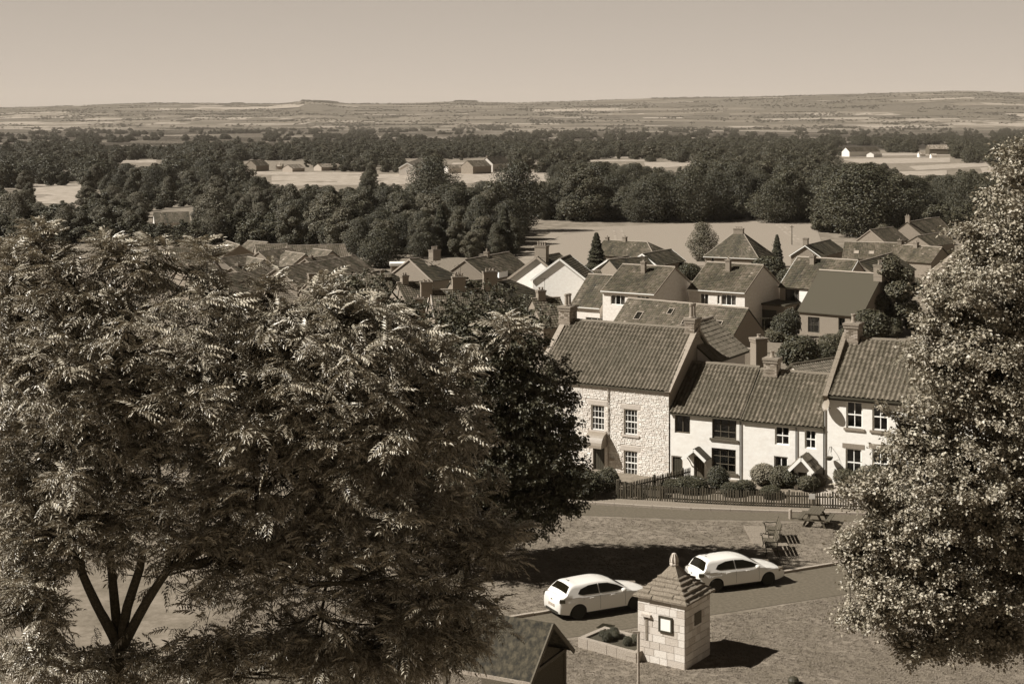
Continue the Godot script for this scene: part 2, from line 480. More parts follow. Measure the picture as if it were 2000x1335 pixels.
func make_view() -> void:
	var cam := Camera3D.new()
	cam.name = "camera"
	cam.projection = Camera3D.PROJECTION_FRUSTUM
	cam.near = 0.1
	cam.far = 40000.0
	cam.size = 0.1 * 1335.0 / F
	cam.frustum_offset = Vector2(0, -(667.5 - YH) / F * 0.1)
	cam.position = Vector3(0, EYE, 0)
	add_child(cam)
	cam.current = true
	var env := Environment.new()
	env.background_mode = Environment.BG_SKY
	var sm := ProceduralSkyMaterial.new()
	sm.sky_horizon_color = Color(0.662, 0.622, 0.580)
	sm.sky_top_color = Color(0.10, 0.095, 0.085)
	sm.sky_curve = 0.18
	sm.ground_horizon_color = Color(0.4, 0.36, 0.3)
	sm.ground_bottom_color = Color(0.2, 0.18, 0.14)
	sm.sun_angle_max = 1.0
	sm.energy_multiplier = 1.0
	var sky := Sky.new()
	sky.sky_material = sm
	env.sky = sky
	env.tonemap_mode = Environment.TONE_MAPPER_LINEAR
	env.tonemap_exposure = 1.6
	env.fog_enabled = true
	env.fog_density = 0.00003
	env.fog_light_color = Color(0.80, 0.755, 0.70)
	env.sdfgi_enabled = true
	env.ssao_enabled = true
	env.ssil_enabled = true
	var we := WorldEnvironment.new()
	we.name = "world_environment"
	we.environment = env
	add_child(we)
	var sun := DirectionalLight3D.new()
	sun.name = "sun"
	sun.light_energy = 1.6
	sun.light_color = Color(1.0, 0.985, 0.96)
	sun.light_angular_distance = 0.5
	sun.shadow_enabled = true
	add_child(sun)
	sun.look_at_from_position(Vector3.ZERO, SUN, Vector3.UP)

func bank_y(p: Vector3) -> float:      # the garden ground climbing from the fence to the cottage fronts
	var t := (p.x - 8.84) / 0.888
	var zb := -85.72 + 0.46 * t
	var zf := at(1000.0 + p.x / 79.0 * F, 990.0).z
	zf = lerpf(-81.2, -78.2, clampf((p.x - 4.3) / 16.5, 0.0, 1.3))
	var top := clampf(lerpf(-0.0, 0.74, t / 8.0), 0.0, 0.78)
	return 0.04 + (top - 0.04) * clampf((p.z - zf) / (zb - zf), 0.0, 1.0) if p.x > 8.0 else 0.0
func make_bank() -> void:
	var mb := MB.new()
	var gb := MB.new()
	for i in 24:
		for j in 6:
			var p := []
			for q in [[i, j], [i + 1, j], [i + 1, j + 1], [i, j + 1]]:
				var x: float = 8.5 + 15.0 * q[0] / 24.0
				var zf := lerpf(-81.2, -78.2, clampf((x - 4.3) / 16.5, 0.0, 1.3)) - 0.1
				var zb := -85.72 + 0.46 * (x - 8.84) / 0.888 - 0.3
				var v := Vector3(x, 0, lerpf(zf, zb, q[1] / 6.0))
				v.y = bank_y(v) + 0.02
				p.append(v)
			(gb if i > 11 else mb).quad(p[0], p[1], p[2], p[3])
	structure(build(mb, "garden_bank", M.garden), "sloping dark garden beds in front of the white cottages")
	structure(build(gb, "gravel", M.gravel), "pale gravel before the tall white house")

# ---------------------------------------------------------------- houses
# A house stands at its front left corner: x along the front, y up, the back at z = -W.
func house_frame(h: Dictionary) -> Transform3D:
	var d: float = -h.z
	var y := gd(d)
	if h.has("gy"): y = h.gy
	return Transform3D(Basis(Vector3.UP, -deg_to_rad(h.a)), Vector3(h.x, y, h.z))
func from_ridge(l: Array, he: float, hr: float, w: float) -> Dictionary:     # a house from the two ends of its ridge in the photograph
	var a := at(l[0], l[1], hr); var b := at(l[2], l[3], hr)
	var y := (gd(-a.z) + gd(-b.z)) / 2.0
	var u := Vector3(b.x - a.x, 0, b.z - a.z)
	var ln := u.length()
	u /= ln
	var back := Vector3(u.z, 0, -u.x)
	var o := Vector3(a.x, 0, a.z) - back * w / 2.0
	return {"x": o.x, "z": o.z, "a": rad_to_deg(atan2(u.z, u.x)), "L": ln, "W": w, "he": he, "hr": hr, "gy": y}
func on_front(h: Dictionary, px: float, py: float, z := 0.0) -> Vector2:      # pixel to a place on the plane of the front
	var t := house_frame(h).affine_inverse()
	var o := t * Vector3(0, EYE, 0)
	var r := t.basis * ray(px, py)
	var k := (z - o.z) / r.z
	return Vector2(o.x + r.x * k, o.y + r.y * k)
func px_rect(h: Dictionary, r: Array) -> Array:
	var a := on_front(h, r[0], (r[1] + r[3]) / 2.0); var b := on_front(h, r[2], (r[1] + r[3]) / 2.0)
	var m: float = (r[0] + r[2]) / 2.0
	var t := on_front(h, m, r[1]); var d := on_front(h, m, r[3])
	return [a.x, d.y, b.x, t.y]
func wall_front(mb: MB, x0: float, x1: float, y0: float, y1: float, holes: Array, reveal := 0.14) -> void:
	var xs := [x0, x1]; var ys := [y0, y1]
	for q in holes:
		for k in [0, 2]: xs.append(clampf(q[k], x0, x1))
		for k in [1, 3]: ys.append(clampf(q[k], y0, y1))
	xs.sort(); ys.sort()
	for i in xs.size() - 1:
		for j in ys.size() - 1:
			if xs[i + 1] - xs[i] < 0.001 or ys[j + 1] - ys[j] < 0.001: continue
			var c := Vector2((xs[i] + xs[i + 1]) / 2.0, (ys[j] + ys[j + 1]) / 2.0)
			var open := false
			for q in holes:
				if c.x > q[0] and c.x < q[2] and c.y > q[1] and c.y < q[3]: open = true
			if not open:
				mb.quad(Vector3(xs[i], ys[j], 0), Vector3(xs[i + 1], ys[j], 0), Vector3(xs[i + 1], ys[j + 1], 0), Vector3(xs[i], ys[j + 1], 0))
	for q in holes:
		var z := -reveal - 0.12
		mb.quad(Vector3(q[0], q[1], 0), Vector3(q[2], q[1], 0), Vector3(q[2], q[1], z), Vector3(q[0], q[1], z))
		mb.quad(Vector3(q[0], q[3], z), Vector3(q[2], q[3], z), Vector3(q[2], q[3], 0), Vector3(q[0], q[3], 0))
		mb.quad(Vector3(q[0], q[1], 0), Vector3(q[0], q[1], z), Vector3(q[0], q[3], z), Vector3(q[0], q[3], 0))
		mb.quad(Vector3(q[2], q[1], z), Vector3(q[2], q[1], 0), Vector3(q[2], q[3], 0), Vector3(q[2], q[3], z))
func window(parent: Node, q: Array, frame: Material, cols: int, rows: int, opt := {}) -> void:
	var z: float = opt.get("z", -0.12)
	var w: float = q[2] - q[0]; var h: float = q[3] - q[1]
	var c := Vector3((q[0] + q[2]) / 2.0, (q[1] + q[3]) / 2.0, z)
	var t: float = opt.get("frame", 0.065)
	var mb := MB.new()
	for s in [-1, 1]:
		mb.box(c + Vector3(s * (w - t) / 2.0, 0, 0), Vector3(t, h, 0.09))
		mb.box(c + Vector3(0, s * (h - t) / 2.0, 0.002), Vector3(w - 2.0 * t, t, 0.088))
	if opt.get("meeting", false): mb.box(c + Vector3(0, 0, 0.012), Vector3(w - 2.0 * t, 0.055, 0.07))
	var o := build(mb, "window", frame, parent)
	var bt: float = opt.get("bar", 0.03)
	for i in range(1, cols):
		var b := MB.new()
		b.box(c + Vector3(-w / 2.0 + w * i / cols, 0, 0.004), Vector3(bt, h - 2.0 * t, 0.05))
		build(b, "glazing_bar", frame, o)
	for j in range(1, rows):
		if opt.get("meeting", false) and j * 2 == rows: continue
		var b := MB.new()
		b.box(c + Vector3(0, -h / 2.0 + h * j / rows, 0.007), Vector3(w - 2.0 * t, bt, 0.046))
		build(b, "glazing_bar", frame, o)
	var halves := 2 if opt.get("meeting", false) else 1
	for k in halves:
		var p := MB.new()
		var hh := (h - 2.0 * t) / halves
		p.box(c + Vector3(0, -h / 2.0 + t + hh * (k + 0.5), -0.02 + 0.015 * k), Vector3(w - 2.0 * t, hh - 0.004, 0.008))
		build(p, "pane", M.glass, o)
	var cur: float = opt.get("curtain", 0.0)
	if cur > 0.0:
		for s in [-1, 1]:
			var p := MB.new()
			var cw := w * cur
			for k in 6:
				var a := -w / 2.0 + cw * k / 6.0; var b2 := -w / 2.0 + cw * (k + 1) / 6.0
				var za := -0.16 - 0.03 * (k % 2); var zb := -0.16 - 0.03 * ((k + 1) % 2)
				p.quad(c + Vector3(s * a, -h / 2.0, za), c + Vector3(s * b2, -h / 2.0, zb), c + Vector3(s * b2, h / 2.0, zb), c + Vector3(s * a, h / 2.0, za))
			build(p, "curtain", M.curtain, o)
	if opt.has("sill"):
		var p := MB.new()
		p.box(Vector3(c.x, q[1] - 0.06, 0.0), Vector3(w + 0.24, 0.12, 0.16))
		build(p, "sill", opt.sill, o)
	if opt.has("lintel"):
		var p := MB.new()
		p.box(Vector3(c.x, q[3] + 0.13, -0.02), Vector3(w + 0.34, 0.25, 0.07))
		build(p, "lintel", opt.lintel, o)
func tile_slope(mb: MB, tl: Vector3, tr: Vector3, bl: Vector3, br: Vector3, tw: float, th: float, tone: float, vary := 0.38, roll := 0.03) -> void:
	var down := ((bl + br) / 2.0 - (tl + tr) / 2.0)
	var nrm := (br - bl).cross((tl + tr) - (bl + br)).normalized() if (br - bl).length() > 0.01 else (br - bl + tr - tl).cross(tl - bl).normalized()
	var u := (br - bl).normalized()
	var rows := maxi(1, roundi(down.length() / th))
	for i in rows:
		var t0 := float(i) / rows; var t1 := float(i + 1) / rows
		var a0 := tl.lerp(bl, t0); var b0 := tr.lerp(br, t0)
		var a1 := tl.lerp(bl, minf(t1 + 0.12 / rows, 1.02)); var b1 := tr.lerp(br, minf(t1 + 0.12 / rows, 1.02))
		var w := (b1 - a1).length()
		var n := maxi(1, roundi(w / tw))
		for k in n:
			var x0 := float(k) / n; var x1 := float(k + 1) / n
			var lift := nrm * (0.05 + rr(-0.008, 0.01))
			var j := rr(-0.01, 0.01)
			var mx := (x0 + x1) / 2.0
			var p0 := a0.lerp(b0, x0) + nrm * 0.004; var pm := a0.lerp(b0, mx) + nrm * (0.004 + roll); var p1 := a0.lerp(b0, x1) + nrm * 0.004
			var q0 := a1.lerp(b1, x0) + lift; var qm := a1.lerp(b1, mx) + lift + nrm * (roll + j * 0.3); var q1 := a1.lerp(b1, x1) + lift
			var pt := a1.lerp(b1, mx)
			var patch := 1.0 + 0.8 * hill_noise.get_noise_2d(pt.x * 700.0 + tl.y * 900.0, (pt.y + pt.z) * 700.0)
			mb.col = sl(tone * patch * (1.0 + rr(-vary, vary)) * (2.1 if rng.randf() < 0.015 else 1.0))
			mb.quad(q0, qm, pm, p0)
			mb.quad(qm, q1, p1, pm)
			var e := -nrm * 0.045
			mb.quad(q0 + e, qm + e, qm, q0)
			mb.quad(qm + e, q1 + e, q1, qm)
	mb.col = Color(1, 1, 1)
func pantile_mesh(w: float, l: float) -> ArrayMesh:      # one S-shaped clay tile: x across, y out of the roof, z down the slope
	var mb := MB.new()
	var prof := []
	for k in 9:
		var t := k / 8.0
		prof.append(Vector2(t * w * 1.06, 0.01 + 0.075 * pow(0.5 - 0.5 * cos(TAU * pow(t, 0.8)), 1.3)))
	for k in 8:
		var a: Vector2 = prof[k]; var b: Vector2 = prof[k + 1]
		var top := 0.0; var bot := 0.032
		mb.quad(Vector3(a.x, a.y + bot, l), Vector3(b.x, b.y + bot, l), Vector3(b.x, b.y + top, -0.05), Vector3(a.x, a.y + top, -0.05))
		mb.quad(Vector3(a.x, a.y + bot - 0.02, l), Vector3(b.x, b.y + bot - 0.02, l), Vector3(b.x, b.y + bot, l), Vector3(a.x, a.y + bot, l))
	return mb.mesh()
func pantiles(roof: Node, tl: Vector3, tr: Vector3, bl: Vector3, br: Vector3, tw: float, th: float, mats: Array, single := 300) -> void:
	var u := (tr - tl).normalized()
	var down := (bl - tl).normalized()
	var nrm := u.cross(-down).normalized()      # out of the roof
	var basis := Basis(u, nrm, down)
	var n := roundi((tr - tl).length() / tw); var rows := roundi((bl - tl).length() / th)
	var w := (tr - tl).length() / n; var l := (bl - tl).length() / rows
	var mesh := pantile_mesh(w, l)
	var rest := [[], [], []]
	var left := single
	for i in range(rows - 1, -1, -1):
		for k in n:
			var sag := -0.05 * sin(PI * (k + 0.5) / n) * sin(PI * (i + 0.5) / rows)
			var pos := tl + u * w * k + down * l * i + nrm * (sag + rr(-0.006, 0.009))
			var b := basis * Basis(Vector3(0, 1, 0), rr(-0.02, 0.02)) * Basis(Vector3(1, 0, 0), rr(-0.015, 0.02))
			var m := 0 if rng.randf() < 0.6 else (1 if rng.randf() < 0.6 else 2)
			if left > 0:
				left -= 1
				put("tile", mesh, mats[m], roof, pos, b)
			else:
				rest[m].append(Transform3D(b, pos))
	for m in 3:
		if rest[m].size(): multi("tiles", mesh, mats[m], rest[m], roof)
func ridge_caps(parent: Node, a: Vector3, b: Vector3, m: Material, size := 0.13, single := true) -> void:
	var d := b - a
	var n := maxi(1, roundi(d.length() / 0.45))
	var basis := Basis(d.normalized(), Vector3.UP, d.normalized().cross(Vector3.UP))
	var mb := MB.new()
	var l := d.length() / n
	var ring := []
	for k in 6:
		var t := PI * k / 5.0
		ring.append(Vector3(0, sin(t) * size, -cos(t) * size))
	for k in 5:
		var p: Vector3 = ring[k]; var q: Vector3 = ring[k + 1]
		mb.quad(q, q + Vector3(l * 1.03, 0, 0), p + Vector3(l * 1.03, 0, 0), p)
		mb.tri(Vector3(l * 1.03, -0.01, 0), p + Vector3(l * 1.03, 0, 0), q + Vector3(l * 1.03, 0, 0))
		mb.tri(Vector3(0, -0.01, 0), q, p)
	var mesh := mb.mesh()
	if single:
		for i in n: put("ridge_tile", mesh, m, parent, a + d * i / n + Vector3(0, rr(-0.012, 0.012), 0), basis)
	else:
		var joined := MB.new()
		for i in n:
			var o := a + d * i / n + Vector3(0, rr(-0.008, 0.008), 0)
			for j in range(0, mb.v.size(), 3):
				joined.tri(o + basis * mb.v[j], o + basis * mb.v[j + 2], o + basis * mb.v[j + 1])
		build(joined, "ridge", m, parent)
func brick_box(mb: MB, o: Vector3, s: Vector3, bl := 0.225, bh := 0.08) -> void:     # brickwork round a box whose base centre is o
	var rows := maxi(1, roundi(s.y / bh))
	var h := s.y / rows
	for f in 4:
		var b := Basis(Vector3.UP, PI / 2.0 * f)
		var w := s.x if f % 2 == 0 else s.z
		var d := s.z if f % 2 == 0 else s.x
		var n := maxi(1, roundi(w / bl))
		for i in rows:
			var off := (0.5 if i % 2 else 0.0)
			for k in range(-1, n + 1):
				var x0 := maxf(-w / 2.0, -w / 2.0 + w * (k + off) / n); var x1 := minf(w / 2.0, -w / 2.0 + w * (k + 1 + off) / n)
				if x1 - x0 < 0.03: continue
				mb.col = sl(rr(0.1, 0.34))
				mb.lump(o + b * Vector3((x0 + x1) / 2.0, h * (i + 0.5), d / 2.0), Vector3(x1 - x0 - 0.012, h - 0.014, 0.024 + rr(-0.006, 0.008)), 0.004, b)
	mb.col = sl(0.3)
	mb.box(o + Vector3(0, s.y / 2.0, 0), Vector3(s.x, s.y - 0.002, s.z))
	mb.col = Color(1, 1, 1)
func chimney(parent: Node, o: Vector3, s: Vector3, pots: int, near := false, pot_h := 0.45, rendered := false) -> void:
	var mb := MB.new()
	var st: MeshInstance3D
	if near and not rendered:
		brick_box(mb, o, s)
		st = build(mb, "chimney", M.brick_v, parent)
	else:
		mb.box(o + Vector3(0, s.y / 2.0, 0), s)
		st = build(mb, "chimney", M.grey_render if rendered else M.brick, parent)
	var cb := MB.new()
	cb.box(o + Vector3(0, s.y - 0.22, 0), Vector3(s.x + 0.1, 0.1, s.z + 0.1))
	cb.box(o + Vector3(0, s.y - 0.06, 0), Vector3(s.x + 0.16, 0.12, s.z + 0.16))
	build(cb, "cap", M.brick if not rendered else M.grey_render, st)
	var along := s.x >= s.z
	for k in pots:
		var off := (k - (pots - 1) / 2.0) * (maxf(s.x, s.z) * 0.8 / maxf(pots, 1))
		var p := MB.new()
		p.lathe(o + Vector3(off if along else 0.0, s.y - 0.02, 0.0 if along else off), [[0.13, 0.0], [0.15, 0.06], [0.115, 0.1], [0.1, pot_h * 0.8], [0.14, pot_h * 0.86], [0.14, pot_h], [0.09, pot_h], [0.08, pot_h - 0.1]], 10)
		build(p, "pot", M.clay, st)
	var fb := MB.new()
	fb.box(o + Vector3(0, s.y * 0.32, 0), Vector3(s.x + 0.05, 0.12, s.z + 0.05))
	build(fb, "flashing", M.lead, st)
	if not near and pots > 0 and rng.randf() < 0.5:      # a television aerial strapped to the stack
		var ab := MB.new()
		ab.tube([o + Vector3(s.x * 0.5, s.y - 0.6, 0), o + Vector3(s.x * 0.5, s.y + 1.3, 0)], [0.025, 0.02], 5)
		ab.tube([o + Vector3(s.x * 0.5 - 0.5, s.y + 1.25, 0), o + Vector3(s.x * 0.5 + 0.5, s.y + 1.25, 0)], [0.015, 0.015], 4)
		for k in 5: ab.tube([o + Vector3(s.x * 0.5 - 0.4 + 0.2 * k, s.y + 1.25, -0.25), o + Vector3(s.x * 0.5 - 0.4 + 0.2 * k, s.y + 1.25, 0.25)], [0.01, 0.01], 4)
		build(ab, "aerial", M.iron, st)
# opt: roof tone, wall material, hip (0 none, 1 both ends, 2 left end, 3 right end), verge material, holes, windows, overhang
func house(called: String, label: String, category: String, h: Dictionary, opt := {}, group := "") -> Node3D:
	var f := house_frame(h)
	var o := thing(called, label, category, f.origin, -deg_to_rad(h.a), group)
	var L: float = h.L; var W: float = h.W; var he: float = h.he; var hr: float = h.hr
	var y0 := -2.5
	var holes := []
	for w in opt.get("windows", []): holes.append(px_rect(h, w[0]) if w[0][0] > 300 else w[0])
	for w in opt.get("doors", []): holes.append(px_rect(h, w[0]))
	var hip: int = opt.get("hip", 0)
	var hl := W / 2.0 * 0.95 if hip == 1 or hip == 2 else 0.0
	var hrr := W / 2.0 * 0.95 if hip == 1 or hip == 3 else 0.0
	if hl + hrr > L - 0.4 and hl > 0.0 and hrr > 0.0:
		hl = (L - 0.4) / 2.0; hrr = hl
	var wb := MB.new()
	wall_front(wb, 0, L, y0, he, holes)
	wb.quad(Vector3(L, y0, -W), Vector3(0, y0, -W), Vector3(0, he, -W), Vector3(L, he, -W))
	wb.quad(Vector3(0, y0, -W), Vector3(0, y0, 0), Vector3(0, he, 0), Vector3(0, he, -W))
	var sb := MB.new() if opt.has("shade_toned_side") else wb
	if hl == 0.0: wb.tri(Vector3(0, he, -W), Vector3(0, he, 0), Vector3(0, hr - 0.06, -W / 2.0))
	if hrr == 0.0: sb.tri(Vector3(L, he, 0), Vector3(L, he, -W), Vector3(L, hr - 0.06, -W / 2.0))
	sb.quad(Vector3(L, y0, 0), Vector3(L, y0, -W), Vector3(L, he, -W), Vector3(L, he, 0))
	if opt.has("shade_toned_side"): build(sb, "shade_toned_gable", opt.shade_toned_side, o)  # gable in a darker material, its shade put into the wall colour
	wb.box(Vector3(L / 2.0, 0.02, -W / 2.0), Vector3(L - 0.3, 0.06, W - 0.3))
	wb.box(Vector3(L / 2.0, he * 0.5, -W / 2.0), Vector3(L - 0.06, 0.1, W - 0.6))
	build(wb, "wall", opt.get("wall", M.render), o)
	var ov: float = opt.get("overhang", 0.25)
	var ve: float = opt.get("verge_out", 0.12)
	var sl_ := (hr - he) / (W / 2.0)
	var ye := he - ov * sl_ + 0.02
	var xl := -ve if hl == 0.0 else -ov; var xr := L + ve if hrr == 0.0 else L + ov
	var rl := Vector3(hl if hl > 0.0 else xl, hr, -W / 2.0); var rrt := Vector3(L - hrr if hrr > 0.0 else xr, hr, -W / 2.0)
	var c := [Vector3(xl, ye, ov), Vector3(xr, ye, ov), Vector3(xr, ye, -W - ov), Vector3(xl, ye, -W - ov)]
	var up := Vector3(0, 0.09, 0)
	var rb := MB.new()
	rb.quad(c[0] + up, c[1] + up, rrt + up, rl + up); rb.quad(c[2] + up, c[3] + up, rl + up, rrt + up)
	rb.quad(c[1], c[0], rl, rrt); rb.quad(c[3], c[2], rrt, rl)
	if hl > 0.0: rb.tri(c[3] + up, c[0] + up, rl + up)
	else:
		rb.quad(c[0], c[0] + up, rl + up, rl); rb.quad(rl, rl + up, c[3] + up, c[3])
	if hrr > 0.0: rb.tri(c[1] + up, c[2] + up, rrt + up)
	else:
		rb.quad(c[1] + up, c[1], rrt, rrt + up); rb.quad(rrt + up, rrt, c[2], c[2] + up)
	rb.quad(c[0], c[1], c[1] + up, c[0] + up); rb.quad(c[2], c[3], c[3] + up, c[2] + up)
	rb.col = sl(0.07)
	var kind: String = opt.get("cover", "tile")
	var roof := build(rb, "roof", opt.get("roof_mat", M.felt), o)
	if kind == "tile":
		var tb := MB.new()
		var tone: float = opt.get("tone", 0.085) * 0.72
		var tw: float = opt.get("tw", 0.33); var th: float = opt.get("th", 0.36)
		tile_slope(tb, rl + up, rrt + up, c[0] + up, c[1] + up, tw, th, tone)
		tile_slope(tb, rrt + up, rl + up, c[2] + up, c[3] + up, tw, th, tone)
		if hl > 0.0: tile_slope(tb, rl + up, rl + up + Vector3(0, 0, 0.05), c[3] + up, c[0] + up, tw, th, tone)
		if hrr > 0.0: tile_slope(tb, rrt + up + Vector3(0, 0, 0.05), rrt + up, c[1] + up, c[2] + up, tw, th, tone)
		var t := build(tb, "tiles", M.tile, roof)
		t.set_meta("kind", "stuff")
	elif kind == "pantile":
		pantiles(roof, rl + up, rrt + up, c[0] + up, c[1] + up, opt.get("tw", 0.235), opt.get("th", 0.31), opt.mats)
		pantiles(roof, rrt + up, rl + up, c[2] + up, c[3] + up, opt.get("tw", 0.235), opt.get("th", 0.31), opt.mats, 0)
	ridge_caps(roof, rl + up + Vector3(0, 0.0, 0), rrt + up, opt.get("ridge_mat", M.clay), opt.get("ridge", 0.13), kind == "pantile")
	if hl > 0.0:
		for k in [0, 3]: ridge_caps(roof, c[k] + up, rl + up, opt.get("ridge_mat", M.clay), 0.1, false)
	if hrr > 0.0:
		for k in [1, 2]: ridge_caps(roof, c[k] + up, rrt + up, opt.get("ridge_mat", M.clay), 0.1, false)
	if opt.has("verge"):      # barge boards down the gable ends
		for e in [[c[0], rl, xl, hl], [c[3], rl, xl, hl], [c[1], rrt, xr, hrr], [c[2], rrt, xr, hrr]]:
			if e[3] > 0.0: continue
			var v := MB.new()
			var d: Vector3 = e[1] - e[0]
			var b := Basis(Vector3.RIGHT, atan2(d.y, -d.z) if d.z < 0 else PI - atan2(d.y, d.z))
			var bb := Basis(Vector3(1, 0, 0), d.normalized().cross(Vector3(1, 0, 0)), d.normalized())
			v.box((e[0] + e[1]) / 2.0 + Vector3(0.02 if e[2] > L / 2.0 else -0.02, 0.02, 0), Vector3(0.06, opt.get("verge_w", 0.2), d.length()), bb)
			build(v, "bargeboard", opt.verge, roof)
	if opt.has("fascia"):
		var v := MB.new()
		v.box(Vector3(L / 2.0, ye - 0.03, ov + 0.02), Vector3(xr - xl, 0.18, 0.05))
		v.box(Vector3(L / 2.0, ye + 0.03, ov + 0.09), Vector3(xr - xl + 0.02, 0.09, 0.1))
		build(v, "gutter", opt.fascia, roof)
	for k in opt.get("chimneys", []):     # [x, z offset from the ridge, size along x, size along z, height above the ridge, pots]
		var zz: float = -W / 2.0 + k[1]
		var yy: float = hr - absf(k[1]) * sl_ - 0.5
		chimney(o, Vector3(k[0], yy, zz), Vector3(k[2], k[4] + (hr - yy), k[3]), k[5], opt.get("near", false), k[6] if k.size() > 6 else 0.45, k[7] if k.size() > 7 else false)
	for k in opt.get("skylights", []):      # [x, share of the slope from the ridge, width, length]
		var d: Vector3 = (c[0] - Vector3(c[0].x, hr, -W / 2.0)).normalized()
		var p: Vector3 = Vector3(k[0], hr, -W / 2.0).lerp(Vector3(k[0], ye, ov), k[1]) + up
		var bas := Basis(Vector3.RIGHT, d.cross(Vector3.RIGHT), d)
		var v := MB.new()
		for s in [-1, 1]:
			v.box(p + bas * Vector3(s * k[2] / 2.0, 0.07, 0), Vector3(0.08, 0.12, k[3]), bas)
			v.box(p + bas * Vector3(0, 0.069, s * (k[3] - 0.08) / 2.0), Vector3(k[2], 0.118, 0.08), bas)
		var sk := build(v, "skylight", M.grey_paint, roof)
		var g := MB.new()
		g.box(p + bas * Vector3(0, 0.075, 0), Vector3(k[2] - 0.06, 0.02, k[3] - 0.1), bas)
		build(g, "pane", opt.get("sky_pane", M.glass), sk)
	for i in opt.get("windows", []).size():
		var w = opt.windows[i]
		window(o, holes[i], w[1], w[2], w[3], w[4] if w.size() > 4 else {})
	return o
func door(parent: Node, q: Array, m: Material, frame: Material) -> void:
	var w: float = q[2] - q[0]; var h: float = q[3] - q[1]
	var c := Vector3((q[0] + q[2]) / 2.0, (q[1] + q[3]) / 2.0, -0.12)
	var mb := MB.new()
	var n := 5
	for k in n: mb.box(c + Vector3(-w / 2.0 + w * (k + 0.5) / n, 0, 0.002 * (k % 2)), Vector3(w / n - 0.012, h - 0.02, 0.05))
	mb.box(c + Vector3(0, 0, -0.02), Vector3(w, h, 0.03))
	var d := build(mb, "door", m, parent)
	var fb := MB.new()
	for s in [-1, 1]: fb.box(c + Vector3(s * (w / 2.0 - 0.03), 0, 0.06), Vector3(0.06, h, 0.07))
	fb.box(c + Vector3(0, h / 2.0 - 0.03, 0.061), Vector3(w - 0.12, 0.06, 0.07))
	build(fb, "door_frame", frame, d)
	var hb := MB.new()
	hb.box(c + Vector3(w * 0.32, 0, 0.05), Vector3(0.04, 0.12, 0.05))
	build(hb, "handle", M.iron, d)

# ---------------------------------------------------------------- the cottages by the green
func rubble(parent: Node, x0: float, x1: float, y0: float, y1: float, holes: Array) -> void:
	var mb := MB.new()
	var y := y0
	while y < y1 - 0.04:
		var h := minf(rr(0.06, 0.12), y1 - y)
		var x := x0
		while x < x1 - 0.02:
			var w := minf(rr(0.09, 0.28), x1 - x)
			if x1 - x - w < 0.08: w = x1 - x
			var hit := false
			for q in holes:
				if x + w > q[0] - 0.02 and x < q[2] + 0.02 and y + h > q[1] - 0.02 and y < q[3] + 0.02: hit = true
			if not hit:
				mb.col = sl(clampf(rng.randfn(0.64, 0.05), 0.4, 0.78))
				var t := rr(0.016, 0.036)
				mb.lump(Vector3(x + w / 2.0, y + h / 2.0 + rr(-0.01, 0.01), t / 2.0), Vector3(w - rr(0.008, 0.02), h - rr(0.008, 0.018), t), rr(0.006, 0.014), Basis(Vector3.RIGHT, rr(-0.06, 0.06)) * Basis(Vector3.UP, rr(-0.07, 0.07)))
			x += w
		y += h
	var o := build(mb, "stones", M.stone, parent)
	o.set_meta("kind", "stuff")
func pipe(parent: Node, a: Vector3, b: Vector3, r: float, m: Material) -> void:
	var mb := MB.new()
	mb.tube([a, b], [r, r], 8)
	build(mb, "drainpipe", m, parent)
func gable_canopy(parent: Node, q: Array, out: float, rise: float, tiles: bool, m: Material) -> Node3D:   # q: left, right, eaves height
	var c := Node3D.new()
	c.name = "porch"
	parent.add_child(c, true)
	var x0: float = q[0]; var x1: float = q[1]; var y: float = q[2]
	var xm := (x0 + x1) / 2.0
	for s in [0, 1]:
		var e := Vector3(x0 if s == 0 else x1, y, 0)
		var top := Vector3(xm, y + rise, 0)
		var d := e - top
		var u := Vector3(0, 0, 1)
		var nrm := (u.cross(d)).normalized()
		if nrm.y < 0: nrm = -nrm
		var mb := MB.new()
		var a := top - d * 0.0; var b := e + d * 0.12
		var th := nrm * 0.06
		var p := [a, b, b + u * out, a + u * out]
		mb.hexa([p[0], p[1], p[2], p[3], p[0] + th, p[1] + th, p[2] + th, p[3] + th] if s == 1 else [p[3], p[2], p[1], p[0], p[3] + th, p[2] + th, p[1] + th, p[0] + th])
		build(mb, "roof_slope", m, c)
		if tiles:
			var dn := (b - a).normalized()
			if s == 1:
				pantiles(c, a + u * out + th, a + th, b + u * out + th, b + th, 0.235, 0.31, [M.pantile, M.pantile_b, M.pantile_c], 60)
			else:
				pantiles(c, a + th, a + u * out + th, b + th, b + u * out + th, 0.235, 0.31, [M.pantile, M.pantile_b, M.pantile_c], 60)
		var bb := MB.new()
		var dd := (b - a).normalized()
		bb.box((a + b) / 2.0 + u * (out + 0.03), Vector3((b - a).length(), 0.16, 0.05), Basis(dd, u.cross(dd), u))
		build(bb, "bargeboard", M.white, c)
	return c
